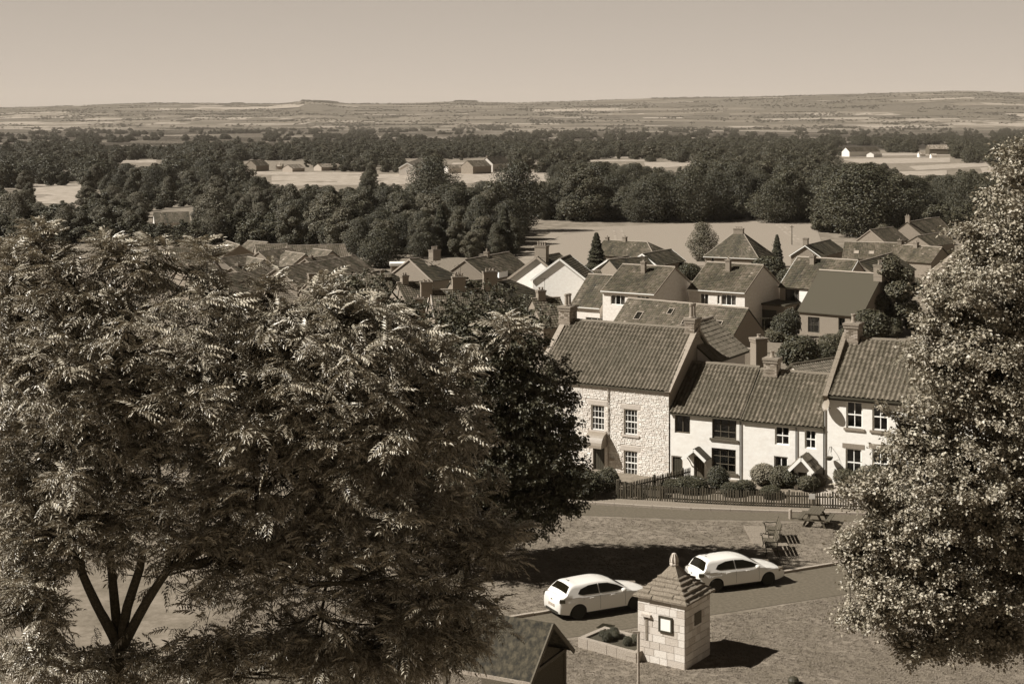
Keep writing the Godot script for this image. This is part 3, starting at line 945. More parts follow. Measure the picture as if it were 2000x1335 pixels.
func make_cottages() -> void:
	var mats := [M.pantile, M.pantile_b, M.pantile_c]
	# --- the tall stone house; its right gable is toned darker in brick for shade
	var h := {"x": 1.36, "z": -90.0, "a": 30.0, "L": 8.56, "W": 7.8, "he": 4.9, "hr": 7.8}
	var w := [[[1154.4, 791, 1180.5, 840]], [[1218.3, 799, 1245, 849]], [[1218.3, 880, 1245, 928]]]
	var wins := []
	for k in 3: wins.append([w[k][0], M.white, 4, 4, {"meeting": true, "bar": 0.022, "frame": 0.06, "sill": M.stone_tex, "lintel": M.stone_tex, "curtain": 0.12}])
	var o := house("stone_house", "tall pale rubble stone house with white sash windows and ribbed pantile roof", "house", h, {"windows": wins, "doors": [[[1158, 868, 1181, 934]]], "wall": M.mortar, "cover": "pantile", "mats": mats, "near": true, "overhang": 0.16, "verge_out": 0.02, "ridge_mat": M.pantile_c, "shade_toned_side": M.brick,
		"chimneys": [[0.1, 0.0, 0.75, 0.95, 0.95, 2, 0.75], [8.3, 0.0, 0.6, 0.9, 0.75, 2, 0.85]]})
	var holes := []
	for k in wins: holes.append(px_rect(h, k[0]))
	var dq := px_rect(h, [1158, 868, 1181, 934])
	var stones := holes.duplicate()
	for q in holes:
		stones.append([q[0] - 0.17, q[3], q[2] + 0.17, q[3] + 0.26]); stones.append([q[0] - 0.12, q[1] - 0.12, q[2] + 0.12, q[1]])
	stones.append(dq)
	rubble(o, 0.0, h.L, -0.1, h.he - 0.1, stones)
	# water tables of pale stone along both verges
	for s in [0, 1]:
		for e in [0.16, -7.96]:
			var a := Vector3(-0.02 + s * h.L, 4.83, e); var b := Vector3(-0.02 + s * h.L, 7.98, -3.9)
			var d := b - a
			for k in 8:
				var cb := MB.new()
				cb.box(a.lerp(b, (k + 0.5) / 8.0), Vector3(0.34, 0.13, d.length() / 8.0 - 0.01), Basis(Vector3.RIGHT, d.normalized().cross(Vector3.RIGHT), d.normalized()))
				build(cb, "coping_stone", M.clay, o)
	door(o, dq, M.dark_paint, M.wood)
	var db := MB.new()      # a rounded lead hood over the door
	var hc := Vector3((dq[0] + dq[2]) / 2.0, dq[3] + 0.0, 0.06)
	for k in 8:
		var t0 := PI * 0.5 * k / 8.0; var t1 := PI * 0.5 * (k + 1) / 8.0
		var p := func(t: float, sx: float, g: float): return hc + Vector3(sx * 0.56, sin(t) * (0.75 + g) - 0.05, cos(t) * (0.72 + g))
		db.quad(p.call(t0, -1, 0.04), p.call(t0, 1, 0.04), p.call(t1, 1, 0.04), p.call(t1, -1, 0.04))
		db.quad(p.call(t0, 1, 0.0), p.call(t0, -1, 0.0), p.call(t1, -1, 0.0), p.call(t1, 1, 0.0))
		for sx in [-1, 1]:
			db.quad(p.call(t0, sx, 0.04), p.call(t0, sx, 0.0), p.call(t1, sx, 0.0), p.call(t1, sx, 0.04))
			db.tri(hc + Vector3(sx * 0.555, -0.05, 0), p.call(t0, sx * 0.99, 0.0), p.call(t1, sx * 0.99, 0.0))
	build(db, "door_hood", M.lead, o)
	pipe(o, Vector3(on_front(h, 1189, 800).x, 0.1, 0.08), Vector3(on_front(h, 1189, 800).x, 4.8, 0.08), 0.03, M.kerb)
	var plaque := MB.new()
	var pq := on_front(h, 1196, 896)
	plaque.box(Vector3(pq.x, pq.y, 0.08), Vector3(0.26, 0.16, 0.03))
	build(plaque, "name_plate", M.kerb, o)
	# its rear wing, whose slope shows past the gable
	house("rear_wing", "low rear wing with ribbed pantile slope behind the stone house gable", "outbuilding", {"x": 11.55, "z": -88.73, "a": -60.0, "L": 5.2, "W": 4.4, "he": 6.1, "hr": 7.8, "gy": 0.0}, {"cover": "pantile", "mats": mats, "wall": M.mortar, "ridge_mat": M.clay, "verge_out": 0.1})
	# --- the low white pair
	var hw := {"x": 8.84, "z": -85.72, "a": 27.4, "L": 4.15, "W": 6.4, "he": 3.7, "hr": 5.97}
	var dk := {"frame": 0.07, "bar": 0.035, "curtain": 0.1}
	o = house("white_cottage", "low white rendered cottage with dark framed windows and gabled door hood", "cottage", hw, {"windows": [[[1318, 808.6, 1348, 846], M.wood, 2, 1, dk], [[1391, 816, 1438.6, 857], M.wood, 3, 3, {"frame": 0.07, "bar": 0.03, "sill": M.wood}], [[1390, 876, 1437.6, 922], M.wood, 3, 3, {"frame": 0.07, "bar": 0.03, "sill": M.wood}]], "doors": [[[1355.5, 891, 1376, 934]], [[1311.5, 890, 1334, 934]]],
		"cover": "pantile", "mats": mats, "near": true, "overhang": 0.14, "verge_out": 0.0, "ridge_mat": M.pantile_c})
	var d1 := px_rect(hw, [1355.5, 891, 1376, 934])
	door(o, d1, M.old_wood, M.wood)
	door(o, px_rect(hw, [1311.5, 890, 1334, 934]), M.dark_paint, M.kerb)
	gable_canopy(o, [d1[0] - 0.3, d1[2] + 0.3, d1[3] + 0.02], 0.85, 0.5, false, M.felt)
	for s in [0, 1]:
		var br := MB.new()
		var bx: float = d1[0] - 0.12 if s == 0 else d1[2] + 0.12
		br.tube([Vector3(bx, d1[3] - 0.55, 0.02), Vector3(bx, d1[3] - 0.3, 0.25), Vector3(bx, d1[3] + 0.02, 0.7)], [0.035, 0.035, 0.035], 6)
		build(br, "bracket", M.white, o)
	pipe(o, Vector3(4.1, -0.1, 0.07), Vector3(4.1, 3.65, 0.07), 0.035, M.dark_paint)
	var hv := {"x": 8.84 + 4.17 * cos(deg_to_rad(27.4)), "z": -85.72 + 4.17 * sin(deg_to_rad(27.4)), "a": 27.4, "L": 4.58, "W": 6.4, "he": 3.64, "hr": 5.86}
	var lt := {"frame": 0.06, "bar": 0.04, "curtain": 0.2, "meeting": true}
	o = house("white_cottage", "low cream cottage with white sash windows and tiled gabled porch", "cottage", hv, {"windows": [[[1513.7, 832.7, 1542, 868.6], M.white, 2, 2, lt], [[1572, 840, 1594, 876], M.white, 2, 2, lt], [[1512, 891, 1539, 934], M.white, 2, 2, lt]],
		"cover": "pantile", "mats": [M.pantile_b, M.pantile, M.pantile_c], "near": true, "overhang": 0.14, "verge_out": 0.0, "ridge_mat": M.pantile_c, "wall": M.render, "chimneys": [[0.75, 0.15, 0.75, 0.75, 0.85, 1, 0.4]]})
	pipe(o, Vector3(on_front(hv, 1556, 870).x, -0.1, 0.07), Vector3(on_front(hv, 1556, 870).x, 3.6, 0.07), 0.035, M.dark_paint)
	# enclosed porch
	var pa := on_front(hv, 1551, 925, 1.0); var pb := on_front(hv, 1584, 925, 1.0)
	var pw := MB.new()
	wall_front(pw, 0.0, 0.95, -0.4, 1.6, [[0.22, -0.4, 0.72, 1.4]], 0.1)
	var poff := Vector3(pa.x, 0, 1.0)
	for i in pw.v.size(): pw.v[i] += poff
	pw.tri(poff + Vector3(0, 1.6, 0), poff + Vector3(0.95, 1.6, 0), poff + Vector3(0.475, 2.15, 0))
	for s in [0, 1]:
		pw.box(poff + Vector3(0.04 + 0.87 * s, 0.6, -0.5), Vector3(0.08, 2.0, 0.98))
	var porch_wall := build(pw, "porch_wall", M.render, o)
	var pd := MB.new()
	pd.box(poff + Vector3(0.47, 0.6, -0.14), Vector3(0.5, 1.6, 0.05))
	build(pd, "porch_door", M.wood, porch_wall)
	gable_canopy(o, [pa.x - 0.12, pa.x + 1.07, 1.56], 1.25, 0.62, true, M.felt)
	# --- the taller white house on the right
	var hx := {"x": 16.64, "z": -81.68, "a": 28.5, "L": 8.7, "W": 7.0, "he": 4.71, "hr": 7.22, "gy": 0.72}
	var sw := {"frame": 0.07, "bar": 0.04, "meeting": true, "sill": M.lead, "lintel": M.lead, "curtain": 0.06}
	var sw2 := {"frame": 0.07, "bar": 0.04, "meeting": true, "sill": M.lead, "curtain": 0.06}
	o = house("white_house", "tall white rendered house with stone sills, raised gable coping and hanging basket", "house", hx, {"windows": [[[1653, 784, 1685, 836], M.white, 2, 2, sw2], [[1652, 876, 1683, 931], M.white, 2, 2, sw], [[1704, 788, 1735, 841], M.white, 2, 2, sw2], [[1704, 877, 1735, 934], M.white, 2, 2, sw]],
		"cover": "pantile", "mats": mats, "near": true, "tw": 0.26, "overhang": 0.16, "verge_out": -0.2, "ridge_mat": M.pantile_c, "fascia": M.dark_paint, "chimneys": [[0.55, 0.0, 0.75, 0.95, 0.95, 1, 0.5]]})
	for e in [0.3, -7.3]:
		var a := Vector3(0.14, 4.66, e); var b := Vector3(0.14, 7.57, -3.5)
		var d := b - a
		for k in 7:
			var cb := MB.new()
			cb.box(a.lerp(b, (k + 0.5) / 7.0) + Vector3(0, -0.1, 0), Vector3(0.26, 0.4, d.length() / 7.0 - 0.012), Basis(Vector3.RIGHT, d.normalized().cross(Vector3.RIGHT), d.normalized()))
			build(cb, "coping_stone", M.dark_stone, o)
	pipe(o, Vector3(-0.02, -0.1, 0.08), Vector3(-0.02, 4.56, 0.08), 0.04, M.dark_paint)
	# satellite dish
	var dish := thing("satellite_dish", "grey satellite dish fixed to the white house wall by the eaves", "dish", Vector3.ZERO)
	var t := house_frame(hx)
	var dp := on_front(hx, 1617, 789)
	dish.transform = t * Transform3D(Basis(Vector3.UP, -0.7) * Basis(Vector3.RIGHT, -0.35), Vector3(dp.x + 0.05, dp.y, 0.34))
	var sd := MB.new()
	for k in 4:
		for i in 14:
			var p := func(rk: float, ia: float): return Vector3(cos(ia) * rk * 0.3, sin(ia) * rk * 0.34, rk * rk * 0.06)
			var a0 := TAU * i / 14.0; var a1 := TAU * (i + 1) / 14.0
			sd.quad(p.call(k / 4.0, a0), p.call((k + 1) / 4.0, a0), p.call((k + 1) / 4.0, a1), p.call(k / 4.0, a1))
	var mm: StandardMaterial3D = M.grey_paint.duplicate()
	mm.cull_mode = BaseMaterial3D.CULL_DISABLED
	build(sd, "reflector", mm, dish)
	sd = MB.new()
	sd.tube([Vector3(0, 0, 0), Vector3(0, -0.1, -0.3)], [0.02, 0.02], 6)
	sd.tube([Vector3(0, -0.3, 0.05), Vector3(0, -0.12, 0.42)], [0.012, 0.012], 6)
	sd.box(Vector3(0, -0.1, 0.43), Vector3(0.06, 0.08, 0.08))
	build(sd, "arm", M.grey_paint, dish)
	# hanging basket
	var bp := on_front(hx, 1622, 889)
	var bk := thing("hanging_basket", "dark hanging basket on an iron bracket by the white house window", "basket", Vector3.ZERO)
	bk.transform = t * Transform3D(Basis(), Vector3(bp.x + 0.05, bp.y, 0.36))
	var hb := MB.new()
	hb.lathe(Vector3(0, -0.2, 0), [[0.03, 0.0], [0.12, 0.03], [0.19, 0.12], [0.21, 0.2]], 12)
	build(hb, "bowl", M.soil, bk)
	hb = MB.new()
	for k in 3:
		var an := TAU * k / 3.0
		hb.tube([Vector3(cos(an) * 0.2, 0, sin(an) * 0.2), Vector3(0, 0.42, 0)], [0.005, 0.005], 4)
	build(hb, "chain", M.iron, bk)
	hb = MB.new()
	hb.tube([Vector3(0, 0.43, 0), Vector3(0, 0.5, -0.1), Vector3(0, 0.48, -0.35), Vector3(0, 0.2, -0.35)], [0.012, 0.012, 0.012, 0.012], 5)
	build(hb, "bracket", M.iron, bk)

# ---------------------------------------------------------------- the village behind
func make_village() -> void:
	var fw := {"frame": 0.07, "bar": 0.06, "curtain": 0.3}
	house("long_barn_house", "long pantiled roof with four small skylights behind the stone house", "house", {"x": 10.52, "z": -162.76, "a": 38.7, "L": 14.72, "W": 6.47, "he": 3.0, "hr": 5.62}, {"tone": 0.1, "tw": 0.25, "th": 0.3, "wall": M.brick, "skylights": [[2.6, 0.55, 0.75, 1.2], [6.1, 0.32, 0.6, 0.9], [8.6, 0.62, 0.8, 1.3], [12.4, 0.6, 0.75, 1.2]], "verge_out": 0.05})
	var g := "pair of pale rendered village houses"
	var o := house("rendered_house", "pale rendered house with a low tiled wing against its side", "house", {"x": 11.42, "z": -193.18, "a": 32.4, "L": 7.27, "W": 11.03, "he": 4.96, "hr": 7.73}, {"tone": 0.085, "wall": M.cream, "fascia": M.white, "verge": M.grey_paint, "chimneys": [[3.7, 1.5, 0.55, 0.55, 0.75, 1, 0.25]],
		"windows": [[[1193, 576, 1221, 595], M.white, 3, 1, fw], [[1243, 578, 1268, 590], M.white, 3, 1, {"frame": 0.08, "bar": 0.06}]]})
	house("garage_wing", "low tiled wing beside the pale rendered house", "outbuilding", {"x": 7.55, "z": -196.3, "a": 32.4, "L": 4.2, "W": 9.5, "he": 2.7, "hr": 6.2, "gy": gd(193.0)}, {"tone": 0.08, "wall": M.cream, "fascia": M.white, "windows": [[[1144, 620, 1178, 640], M.white, 3, 1, {"frame": 0.06}]]})
	house("rendered_house", "pale rendered house with white fascia next to the flat roofed garage", "house", {"x": 22.53, "z": -195.29, "a": 32.2, "L": 7.64, "W": 11.36, "he": 4.97, "hr": 7.83}, {"tone": 0.09, "wall": M.cream, "fascia": M.white, "verge": M.grey_paint, "chimneys": [[3.6, 1.6, 0.6, 0.6, 0.75, 1, 0.25]],
		"windows": [[[1368, 573, 1384, 594], M.white, 2, 1, fw], [[1401, 575, 1406, 594], M.white, 1, 1, {}], [[1409, 575, 1438, 596], M.white, 3, 1, fw]]})
	var hq := {"x": 34.76, "z": -199.13, "a": 36.9, "L": 8.37, "W": 10.5, "he": 4.96, "hr": 8.34}
	o = house("tiled_house", "brown tiled house with pale verges and dark framed windows beside clipped hedge", "house", hq, {"tone": 0.085, "wall": M.grey_render, "verge": M.white, "verge_w": 0.14, "ridge_mat": M.kerb, "chimneys": [[2.6, 1.0, 0.6, 0.7, 0.5, 1, 0.2]], "windows": [[[1534, 565, 1561, 588], M.dark_paint, 3, 1, {"frame": 0.08, "bar": 0.07, "curtain": 0.35}], [[1580, 565, 1596, 588], M.dark_paint, 2, 1, fw]]})
	var pn := MB.new()
	var pq := px_rect(hq, [1562, 565, 1578, 600])
	pn.box(Vector3((pq[0] + pq[2]) / 2.0, (pq[1] + pq[3]) / 2.0, 0.03), Vector3(pq[2] - pq[0], pq[3] - pq[1], 0.06))
	build(pn, "white_panel", M.render, o)
	pn = MB.new()
	tile_slope(pn, Vector3(-0.4, 2.75, 0.0), Vector3(4.2, 2.75, 0.0), Vector3(-0.4, 2.2, 1.3), Vector3(4.2, 2.2, 1.3), 0.33, 0.36, 0.08)
	pn.box(Vector3(1.9, 2.45, 0.65), Vector3(4.6, 0.06, 1.4), Basis(Vector3.RIGHT, 0.4))
	build(pn, "lean_to_roof", M.tile, o)
	house("brown_roof_house", "brick house with broad smooth brown roof and tall brick chimney", "house", {"x": 35.27, "z": -188.77, "a": 38.0, "L": 8.3, "W": 11.6, "he": 2.87, "hr": 7.3}, {"cover": "plain", "roof_mat": M.felt, "wall": M.brick, "ridge_mat": M.kerb, "ridge": 0.14, "near": false, "chimneys": [[8.2, 0.3, 1.1, 1.5, 1.3, 3, 0.55]],
		"windows": [[[1578.4, 619, 1601, 649], M.dark_paint, 2, 2, {"frame": 0.09, "bar": 0.07, "curtain": 0.2}], [[1638, 621, 1651, 652], M.dark_paint, 2, 2, {"frame": 0.09}]]})
	house("hipped_bungalow", "bungalow with steep hipped dark roof and wide chimney against the cornfield", "bungalow", {"x": 37.43, "z": -297.82, "a": 26.3, "L": 10.67, "W": 9.5, "he": 2.7, "hr": 7.0}, {"hip": 1, "tone": 0.075, "wall": M.brick, "fascia": M.white, "chimneys": [[5.3, 0.0, 1.9, 0.9, 0.9, 4, 0.35]], "windows": [[[1389, 503, 1395, 514], M.white, 1, 2, {}]]})
	house("tiled_bungalow", "brown bungalow with two small chimneys just below the cornfield", "bungalow", from_ridge([1181, 470, 1300, 474], 2.6, 5.2, 8.5), {"tone": 0.08, "wall": M.brick, "hip": 3, "chimneys": [[0.6, 0.0, 0.6, 0.6, 0.7, 1, 0.3], [4.6, 0.0, 0.7, 0.7, 0.9, 1, 0.3]]})
	house("dark_roof_house", "dark ribbed roof with bright white bargeboards behind the rendered house", "house", {"x": 25.81, "z": -273.36, "a": -58.6, "L": 11.34, "W": 5.6, "he": 2.5, "hr": 4.4}, {"tone": 0.07, "wall": M.brick, "verge": M.white, "verge_w": 0.26, "verge_out": 0.3})
	house("gabled_bungalow", "small gable with white bargeboards beside the dark cypress", "bungalow", {"x": 18.57, "z": -258.92, "a": -60.9, "L": 8.0, "W": 5.2, "he": 2.6, "hr": 4.3}, {"tone": 0.075, "wall": M.grey_render, "verge": M.white, "verge_w": 0.24, "verge_out": 0.3})
	house("dark_roof_house", "long dark tiled roof with no bargeboards in front of the bungalows", "house", from_ridge([1190, 507, 1262, 503], 2.4, 4.6, 6.0), {"tone": 0.06, "wall": M.brick})
	o = house("white_gable_house", "house with big plain white gable and four chimney pots", "house", {"x": 7.26, "z": -207.47, "a": -61.3, "L": 6.0, "W": 8.5, "he": 5.0, "hr": 8.02}, {"tone": 0.07, "wall": M.render, "verge": M.grey_paint, "verge_w": 0.3, "verge_out": 0.35, "chimneys": [[0.55, 0.3, 0.9, 1.75, 1.6, 4, 0.5]]})
	house("white_gable_house", "narrow dark roof with white verge stepping back behind the big white gable", "house", from_ridge([1094, 505, 1112, 500], 5.4, 8.2, 7.5), {"tone": 0.07, "wall": M.render, "verge": M.white, "verge_w": 0.25, "verge_out": 0.25})
	house("side_wing", "low slated wing with white wall and small window beside the white gable", "outbuilding", from_ridge([1110, 531, 1172, 530], 4.2, 5.6, 5.0), {"tone": 0.08, "wall": M.cream, "windows": [[[1145, 561, 1158, 580], M.white, 2, 2, {}]]})
	o = house("dormer_house", "brown house with flat topped dormer and plain lit gable", "house", from_ridge([908, 506, 994, 495], 3.0, 5.8, 8.2), {"tone": 0.085, "wall": M.brick, "verge": M.kerb, "verge_w": 0.14, "chimneys": [[7.6, 0.0, 0.7, 0.7, 0.8, 1, 0.5]]})
	pn = MB.new()
	tile_slope(pn, Vector3(2.2, 5.7, -2.2), Vector3(6.6, 5.7, -2.2), Vector3(2.9, 3.9, 0.6), Vector3(6.1, 3.9, 0.6), 0.33, 0.36, 0.1)
	pn.box(Vector3(4.5, 3.4, -0.6), Vector3(3.1, 0.9, 2.0))
	build(pn, "dormer", M.tile, o)
	o = house("skylight_house", "dark roofed house with white flat fascia, skylights and tall chimney", "house", from_ridge([800, 506, 856, 502], 4.5, 7.2, 8.6), {"tone": 0.065, "wall": M.brick, "verge": M.kerb, "verge_w": 0.2, "chimneys": [[5.2, 0.0, 1.6, 0.9, 1.1, 4, 0.5]], "skylights": [[2.4, 0.3, 0.5, 0.9], [3.4, 0.3, 0.5, 0.9], [4.3, 0.28, 0.5, 0.9]], "sky_pane": M.kerb, "hip": 3})
	house("hipped_wing", "low pale hipped roof in front of the skylight house", "outbuilding", from_ridge([786, 521, 822, 519], 3.2, 5.4, 6.4), {"tone": 0.12, "wall": M.brick, "hip": 1, "ridge_mat": M.kerb})
	var fb := thing("flat_dormer", "flat roofed block with thick white fascia at the skylight house", "outbuilding", at(790, 516, 5.2) - Vector3(0, 5.2, 0), 0.1)
	var mb := MB.new()
	mb.box(Vector3(0, 2.6, 0), Vector3(4.2, 5.0, 3.0)); build(mb, "wall", M.brick, fb)
	mb = MB.new(); mb.box(Vector3(0, 5.3, 0), Vector3(4.6, 0.4, 3.4)); build(mb, "fascia", M.white, fb)
	house("terrace_cottage", "mottled tiled cottage with pale flashing chimney above the ash tree", "cottage", from_ridge([690, 537, 763, 536], 3.0, 5.6, 6.0), {"tone": 0.1, "wall": M.brick, "chimneys": [[3.9, 0.8, 0.5, 0.5, 0.7, 1, 0.2]]})
	house("terrace_cottage", "black roof with dormer window behind the mottled cottage", "cottage", from_ridge([727, 531, 783, 525], 3.0, 6.0, 8.0), {"tone": 0.055, "wall": M.brick, "hip": 3})
	house("terrace_cottage", "brown terrace cottage with pale stone verge and three banded chimneys", "cottage", from_ridge([842, 567, 962, 566], 3.6, 6.2, 6.0), {"tone": 0.085, "tw": 0.25, "wall": M.brick, "verge": M.stone_tex, "verge_w": 0.3, "chimneys": [[-0.6, 0.2, 1.3, 0.9, 1.1, 2, 0.3], [3.2, 0.0, 1.5, 0.9, 1.6, 3, 0.4], [6.9, 0.0, 1.6, 0.9, 2.1, 3, 0.4]]})
	house("terrace_cottage", "dark hipped roof running under the big white gable", "cottage", from_ridge([948, 553, 1030, 543], 2.8, 5.6, 9.0), {"tone": 0.055, "wall": M.brick, "hip": 3, "chimneys": [[2.2, -0.5, 1.4, 0.9, 1.5, 2, 0.3]]})
	house("terrace_cottage", "pantiled cottage with wide pale capped chimney among the ash leaves", "cottage", from_ridge([520, 552, 590, 550], 3.0, 5.8, 6.4), {"tone": 0.16, "tw": 0.25, "wall": M.brick, "hip": 3, "chimneys": [[6.2, 0.0, 1.6, 0.8, 1.0, 0]]})
	house("terrace_cottage", "small ridged cottage with pale verges low among the leaves", "cottage", from_ridge([748, 596, 800, 596], 3.0, 5.6, 5.5), {"tone": 0.12, "tw": 0.25, "wall": M.brick, "verge": M.stone_tex, "verge_w": 0.3, "chimneys": [[3.6, 0.0, 0.9, 0.7, 0.8, 1, 0.3]]})
	# right hand group
	house("skylight_bungalow", "long brown bungalow roof with two bright skylights", "bungalow", from_ridge([1651, 473, 1768, 475], 2.8, 5.5, 8.3), {"tone": 0.095, "wall": M.brick, "ridge_mat": M.kerb, "skylights": [[2.4, 0.62, 0.9, 1.0], [5.2, 0.62, 0.9, 1.0]], "sky_pane": M.kerb, "chimneys": [[10.2, 0.2, 0.7, 0.7, 0.7, 1, 0.3]]})
	house("skylight_bungalow", "plain brown bungalow roof adjoining the skylight roof", "bungalow", from_ridge([1768, 480, 1840, 483], 2.8, 5.3, 8.3), {"tone": 0.1, "wall": M.brick, "chimneys": [[2.4, 0.3, 0.8, 0.8, 0.8, 1, 0.3]]})
	house("barge_gable_house", "dark ridged house with thin white bargeboards and square chimney", "house", {"x": 59.0, "z": -293.85, "a": -62.0, "L": 16.3, "W": 5.8, "he": 2.8, "hr": 4.75}, {"tone": 0.06, "wall": M.brick, "verge": M.white, "verge_w": 0.15, "verge_out": 0.3, "chimneys": [[1.2, -0.3, 0.9, 0.9, 1.4, 0]]})
	house("brick_gable_house", "lit brick gable with chimney and small round light beyond the pale shrub", "house", {"x": 94.5, "z": -354.79, "a": -56.1, "L": 16.73, "W": 6.6, "he": 3.5, "hr": 6.1}, {"tone": 0.085, "wall": M.brick, "chimneys": [[0.6, 0.0, 0.7, 1.0, 1.5, 2, 0.4]]})
	house("brick_gable_house", "smaller brick gable adjoining the chimneyed brick gable", "house", from_ridge([1792, 461, 1838, 455], 2.6, 4.6, 6.4), {"tone": 0.085, "wall": M.brick})
	house("brick_gable_house", "brick gable half hidden by the pale round shrub", "house", from_ridge([1700, 449, 1745, 444], 3.0, 5.6, 7.0), {"tone": 0.085, "wall": M.brick, "verge": M.kerb, "verge_w": 0.15})
	house("ridged_roof_house", "dark ribbed roof between the brown roof and the skylight bungalow", "house", from_ridge([1677, 510, 1742, 497], 3.4, 5.8, 7.6), {"tone": 0.055, "wall": M.brick})
	house("sandy_gable_house", "sandy roofed house beside the birch with long sloping verge", "house", from_ridge([1806, 489, 1880, 490], 3.0, 7.5, 10.0), {"tone": 0.2, "wall": M.brick, "hip": 2})
	house("ridged_roof_house", "small white gabled roof peeping over the brick gable house", "house", from_ridge([1809, 427, 1835, 425], 3.0, 5.4, 5.5), {"tone": 0.12, "wall": M.cream})
	# left hand bungalows
	var lb := [[330, 485, 376, 484, "bungalow with small cream gable at the far left of the estate"], [442, 472, 468, 478, "bungalow with broad pale hip turned to the trees"], [484, 471, 522, 473, "short pale bungalow roof against the wood"], [498, 478, 560, 477, "bungalow roof under the wood with plain ridge"],
		[560, 480, 672, 478, "longest bungalow roof at the edge of the wood"], [505, 491, 568, 486, "bungalow roof with light gable edge in the estate"], [428, 504, 490, 498, "bungalow roof with black vent pipe in the estate"], [326, 506, 412, 504, "plain bungalow roof behind the tall ash shoots"], [539, 521, 693, 503, "very long striped bungalow roof nearest the cottages"], [410, 539, 468, 534, "bungalow roof lowest among the ash shoots"]]
	var ws := [[612, 487, 648, 490, "cross gable wing of the longest bungalow"], [558, 492, 596, 496, "cross gable wing with dark triangular end"], [484, 503, 515, 507, "cross gable wing beside the black vent pipe"], [384, 516, 408, 517, "cross gable wing behind the ash shoots"]]
	for l in lb: house("estate_bungalow", l[4], "bungalow", from_ridge(l, 2.5, 4.9, 7.6), {"tone": rr(0.1, 0.135), "wall": M.brick, "tw": 0.4, "th": 0.34, "verge": M.kerb, "verge_w": 0.14, "ridge": 0.1}, "bungalows of the estate")
	lb = [[352, 521, 420, 517, "bungalow roof between the ash shoots and the vent pipe roof"], [452, 521, 522, 514, "bungalow roof below the cross gable wings"], [596, 505, 652, 500, "bungalow roof tucked behind the striped long roof"], [610, 541, 688, 537, "bungalow roof in front of the striped long roof"], [250, 512, 312, 510, "bungalow roof nearest the scattered wood"]]
	for l in lb: house("estate_bungalow", l[4], "bungalow", from_ridge(l, 2.5, 4.9, 7.6), {"tone": rr(0.1, 0.135), "wall": M.brick, "tw": 0.4, "th": 0.34, "verge": M.kerb, "verge_w": 0.14, "ridge": 0.1, "chimneys": [[1.5, 0.0, 0.5, 0.5, 0.5, 1, 0.2]]}, "bungalows of the estate")
	for l in [[880, 551, 944, 548, "brown cottage roof in front of the dormer house"], [776, 553, 838, 550, "low brown cottage roof under the skylight house"], [640, 560, 704, 558, "brown cottage roof in the shade of the mottled cottage"], [1040, 584, 1092, 583, "low roof below the big white gable"]]:
		house("terrace_cottage", l[4], "cottage", from_ridge(l, 3.0, 5.6, 6.2), {"tone": rr(0.075, 0.11), "wall": M.brick, "chimneys": [[1.0, 0.0, 0.9, 0.7, 1.0, 2, 0.35]]})
	for l in ws: house("bungalow_wing", l[4], "bungalow", from_ridge(l, 2.5, 4.6, 6.0), {"tone": rr(0.11, 0.14), "wall": M.grey_render, "tw": 0.4, "th": 0.34, "verge": M.dark_paint, "verge_w": 0.12, "ridge": 0.1}, "cross wings of the estate")
	house("lone_bungalow", "lone bungalow with white gable among trees beyond the estate", "bungalow", from_ridge([300, 415, 368, 414], 2.4, 5.0, 7.0), {"tone": 0.1, "wall": M.cream})
	# outbuildings behind the cottages
	house("outhouse", "low pantiled outhouse roof behind the cream cottage", "outbuilding", from_ridge([1548, 712, 1634, 704], 2.4, 4.1, 5.0), {"cover": "pantile", "mats": [M.pantile, M.pantile_b, M.pantile_c], "wall": M.mortar, "ridge_mat": M.pantile_b})
	house("outhouse", "small outhouse with tall square rendered chimney", "outbuilding", from_ridge([1452, 735, 1500, 733], 2.4, 3.9, 4.0), {"tone": 0.08, "wall": M.mortar, "chimneys": [[1.05, 0.2, 0.85, 0.75, 2.55, 1, 0.25]]})
	var yw := thing("yard_wall", "stone yard wall with pale flat coping behind the cottages", "wall", at(1454, 724), -0.45)
	mb = MB.new(); mb.box(Vector3(0, 0.6, 0), Vector3(4.0, 3.0, 0.3)); build(mb, "stonework", M.dark_stone, yw)
	for k in 6:
		mb = MB.new(); mb.box(Vector3(-1.68 + 0.672 * k, 2.15, 0), Vector3(0.66, 0.1, 0.42)); build(mb, "coping_stone", M.kerb, yw)
	var gr := thing("flat_garage", "flat roofed garage with dark door beside a rendered house", "garage", at(1500, 640), -0.6)
	mb = MB.new(); mb.box(Vector3(0, 0.8, -2.5), Vector3(4.6, 4.2, 5.0)); build(mb, "wall", M.brick, gr)
	mb = MB.new(); mb.box(Vector3(0, 3.02, -2.4), Vector3(5.2, 0.22, 5.6)); build(mb, "roof", M.felt, gr)
	mb = MB.new(); mb.box(Vector3(0, 1.2, 0.02), Vector3(2.4, 2.2, 0.06)); build(mb, "garage_door", M.dark_paint, gr)
	var up := thing("utility_pole", "thin dark utility pole standing at the edge of the cornfield", "pole", at(1547, 479))
	mb = MB.new(); mb.tube([Vector3(0, -0.5, 0), Vector3(0, 4.8, 0)], [0.14, 0.1], 8); build(mb, "pole", M.wood, up)
	mb = MB.new(); mb.box(Vector3(0, 4.4, 0), Vector3(1.0, 0.1, 0.1)); build(mb, "cross_arm", M.wood, up)
	# farms beyond
	var fg := "farm buildings beyond the wood"
	house("farmhouse", "long white walled farmhouse far off below the wooded ridge", "farmhouse", from_ridge([1652, 288, 1712, 287], 5.0, 9.0, 9.0), {"tone": 0.1, "wall": M.render, "tw": 0.8, "th": 0.9}, fg)
	house("barn", "open fronted pale barn standing at the stubble field", "barn", from_ridge([795, 318, 822, 309], 5.0, 8.0, 10.0), {"tone": 0.2, "wall": M.cream, "tw": 0.8, "th": 0.9, "verge": M.white, "verge_w": 0.7}, fg)
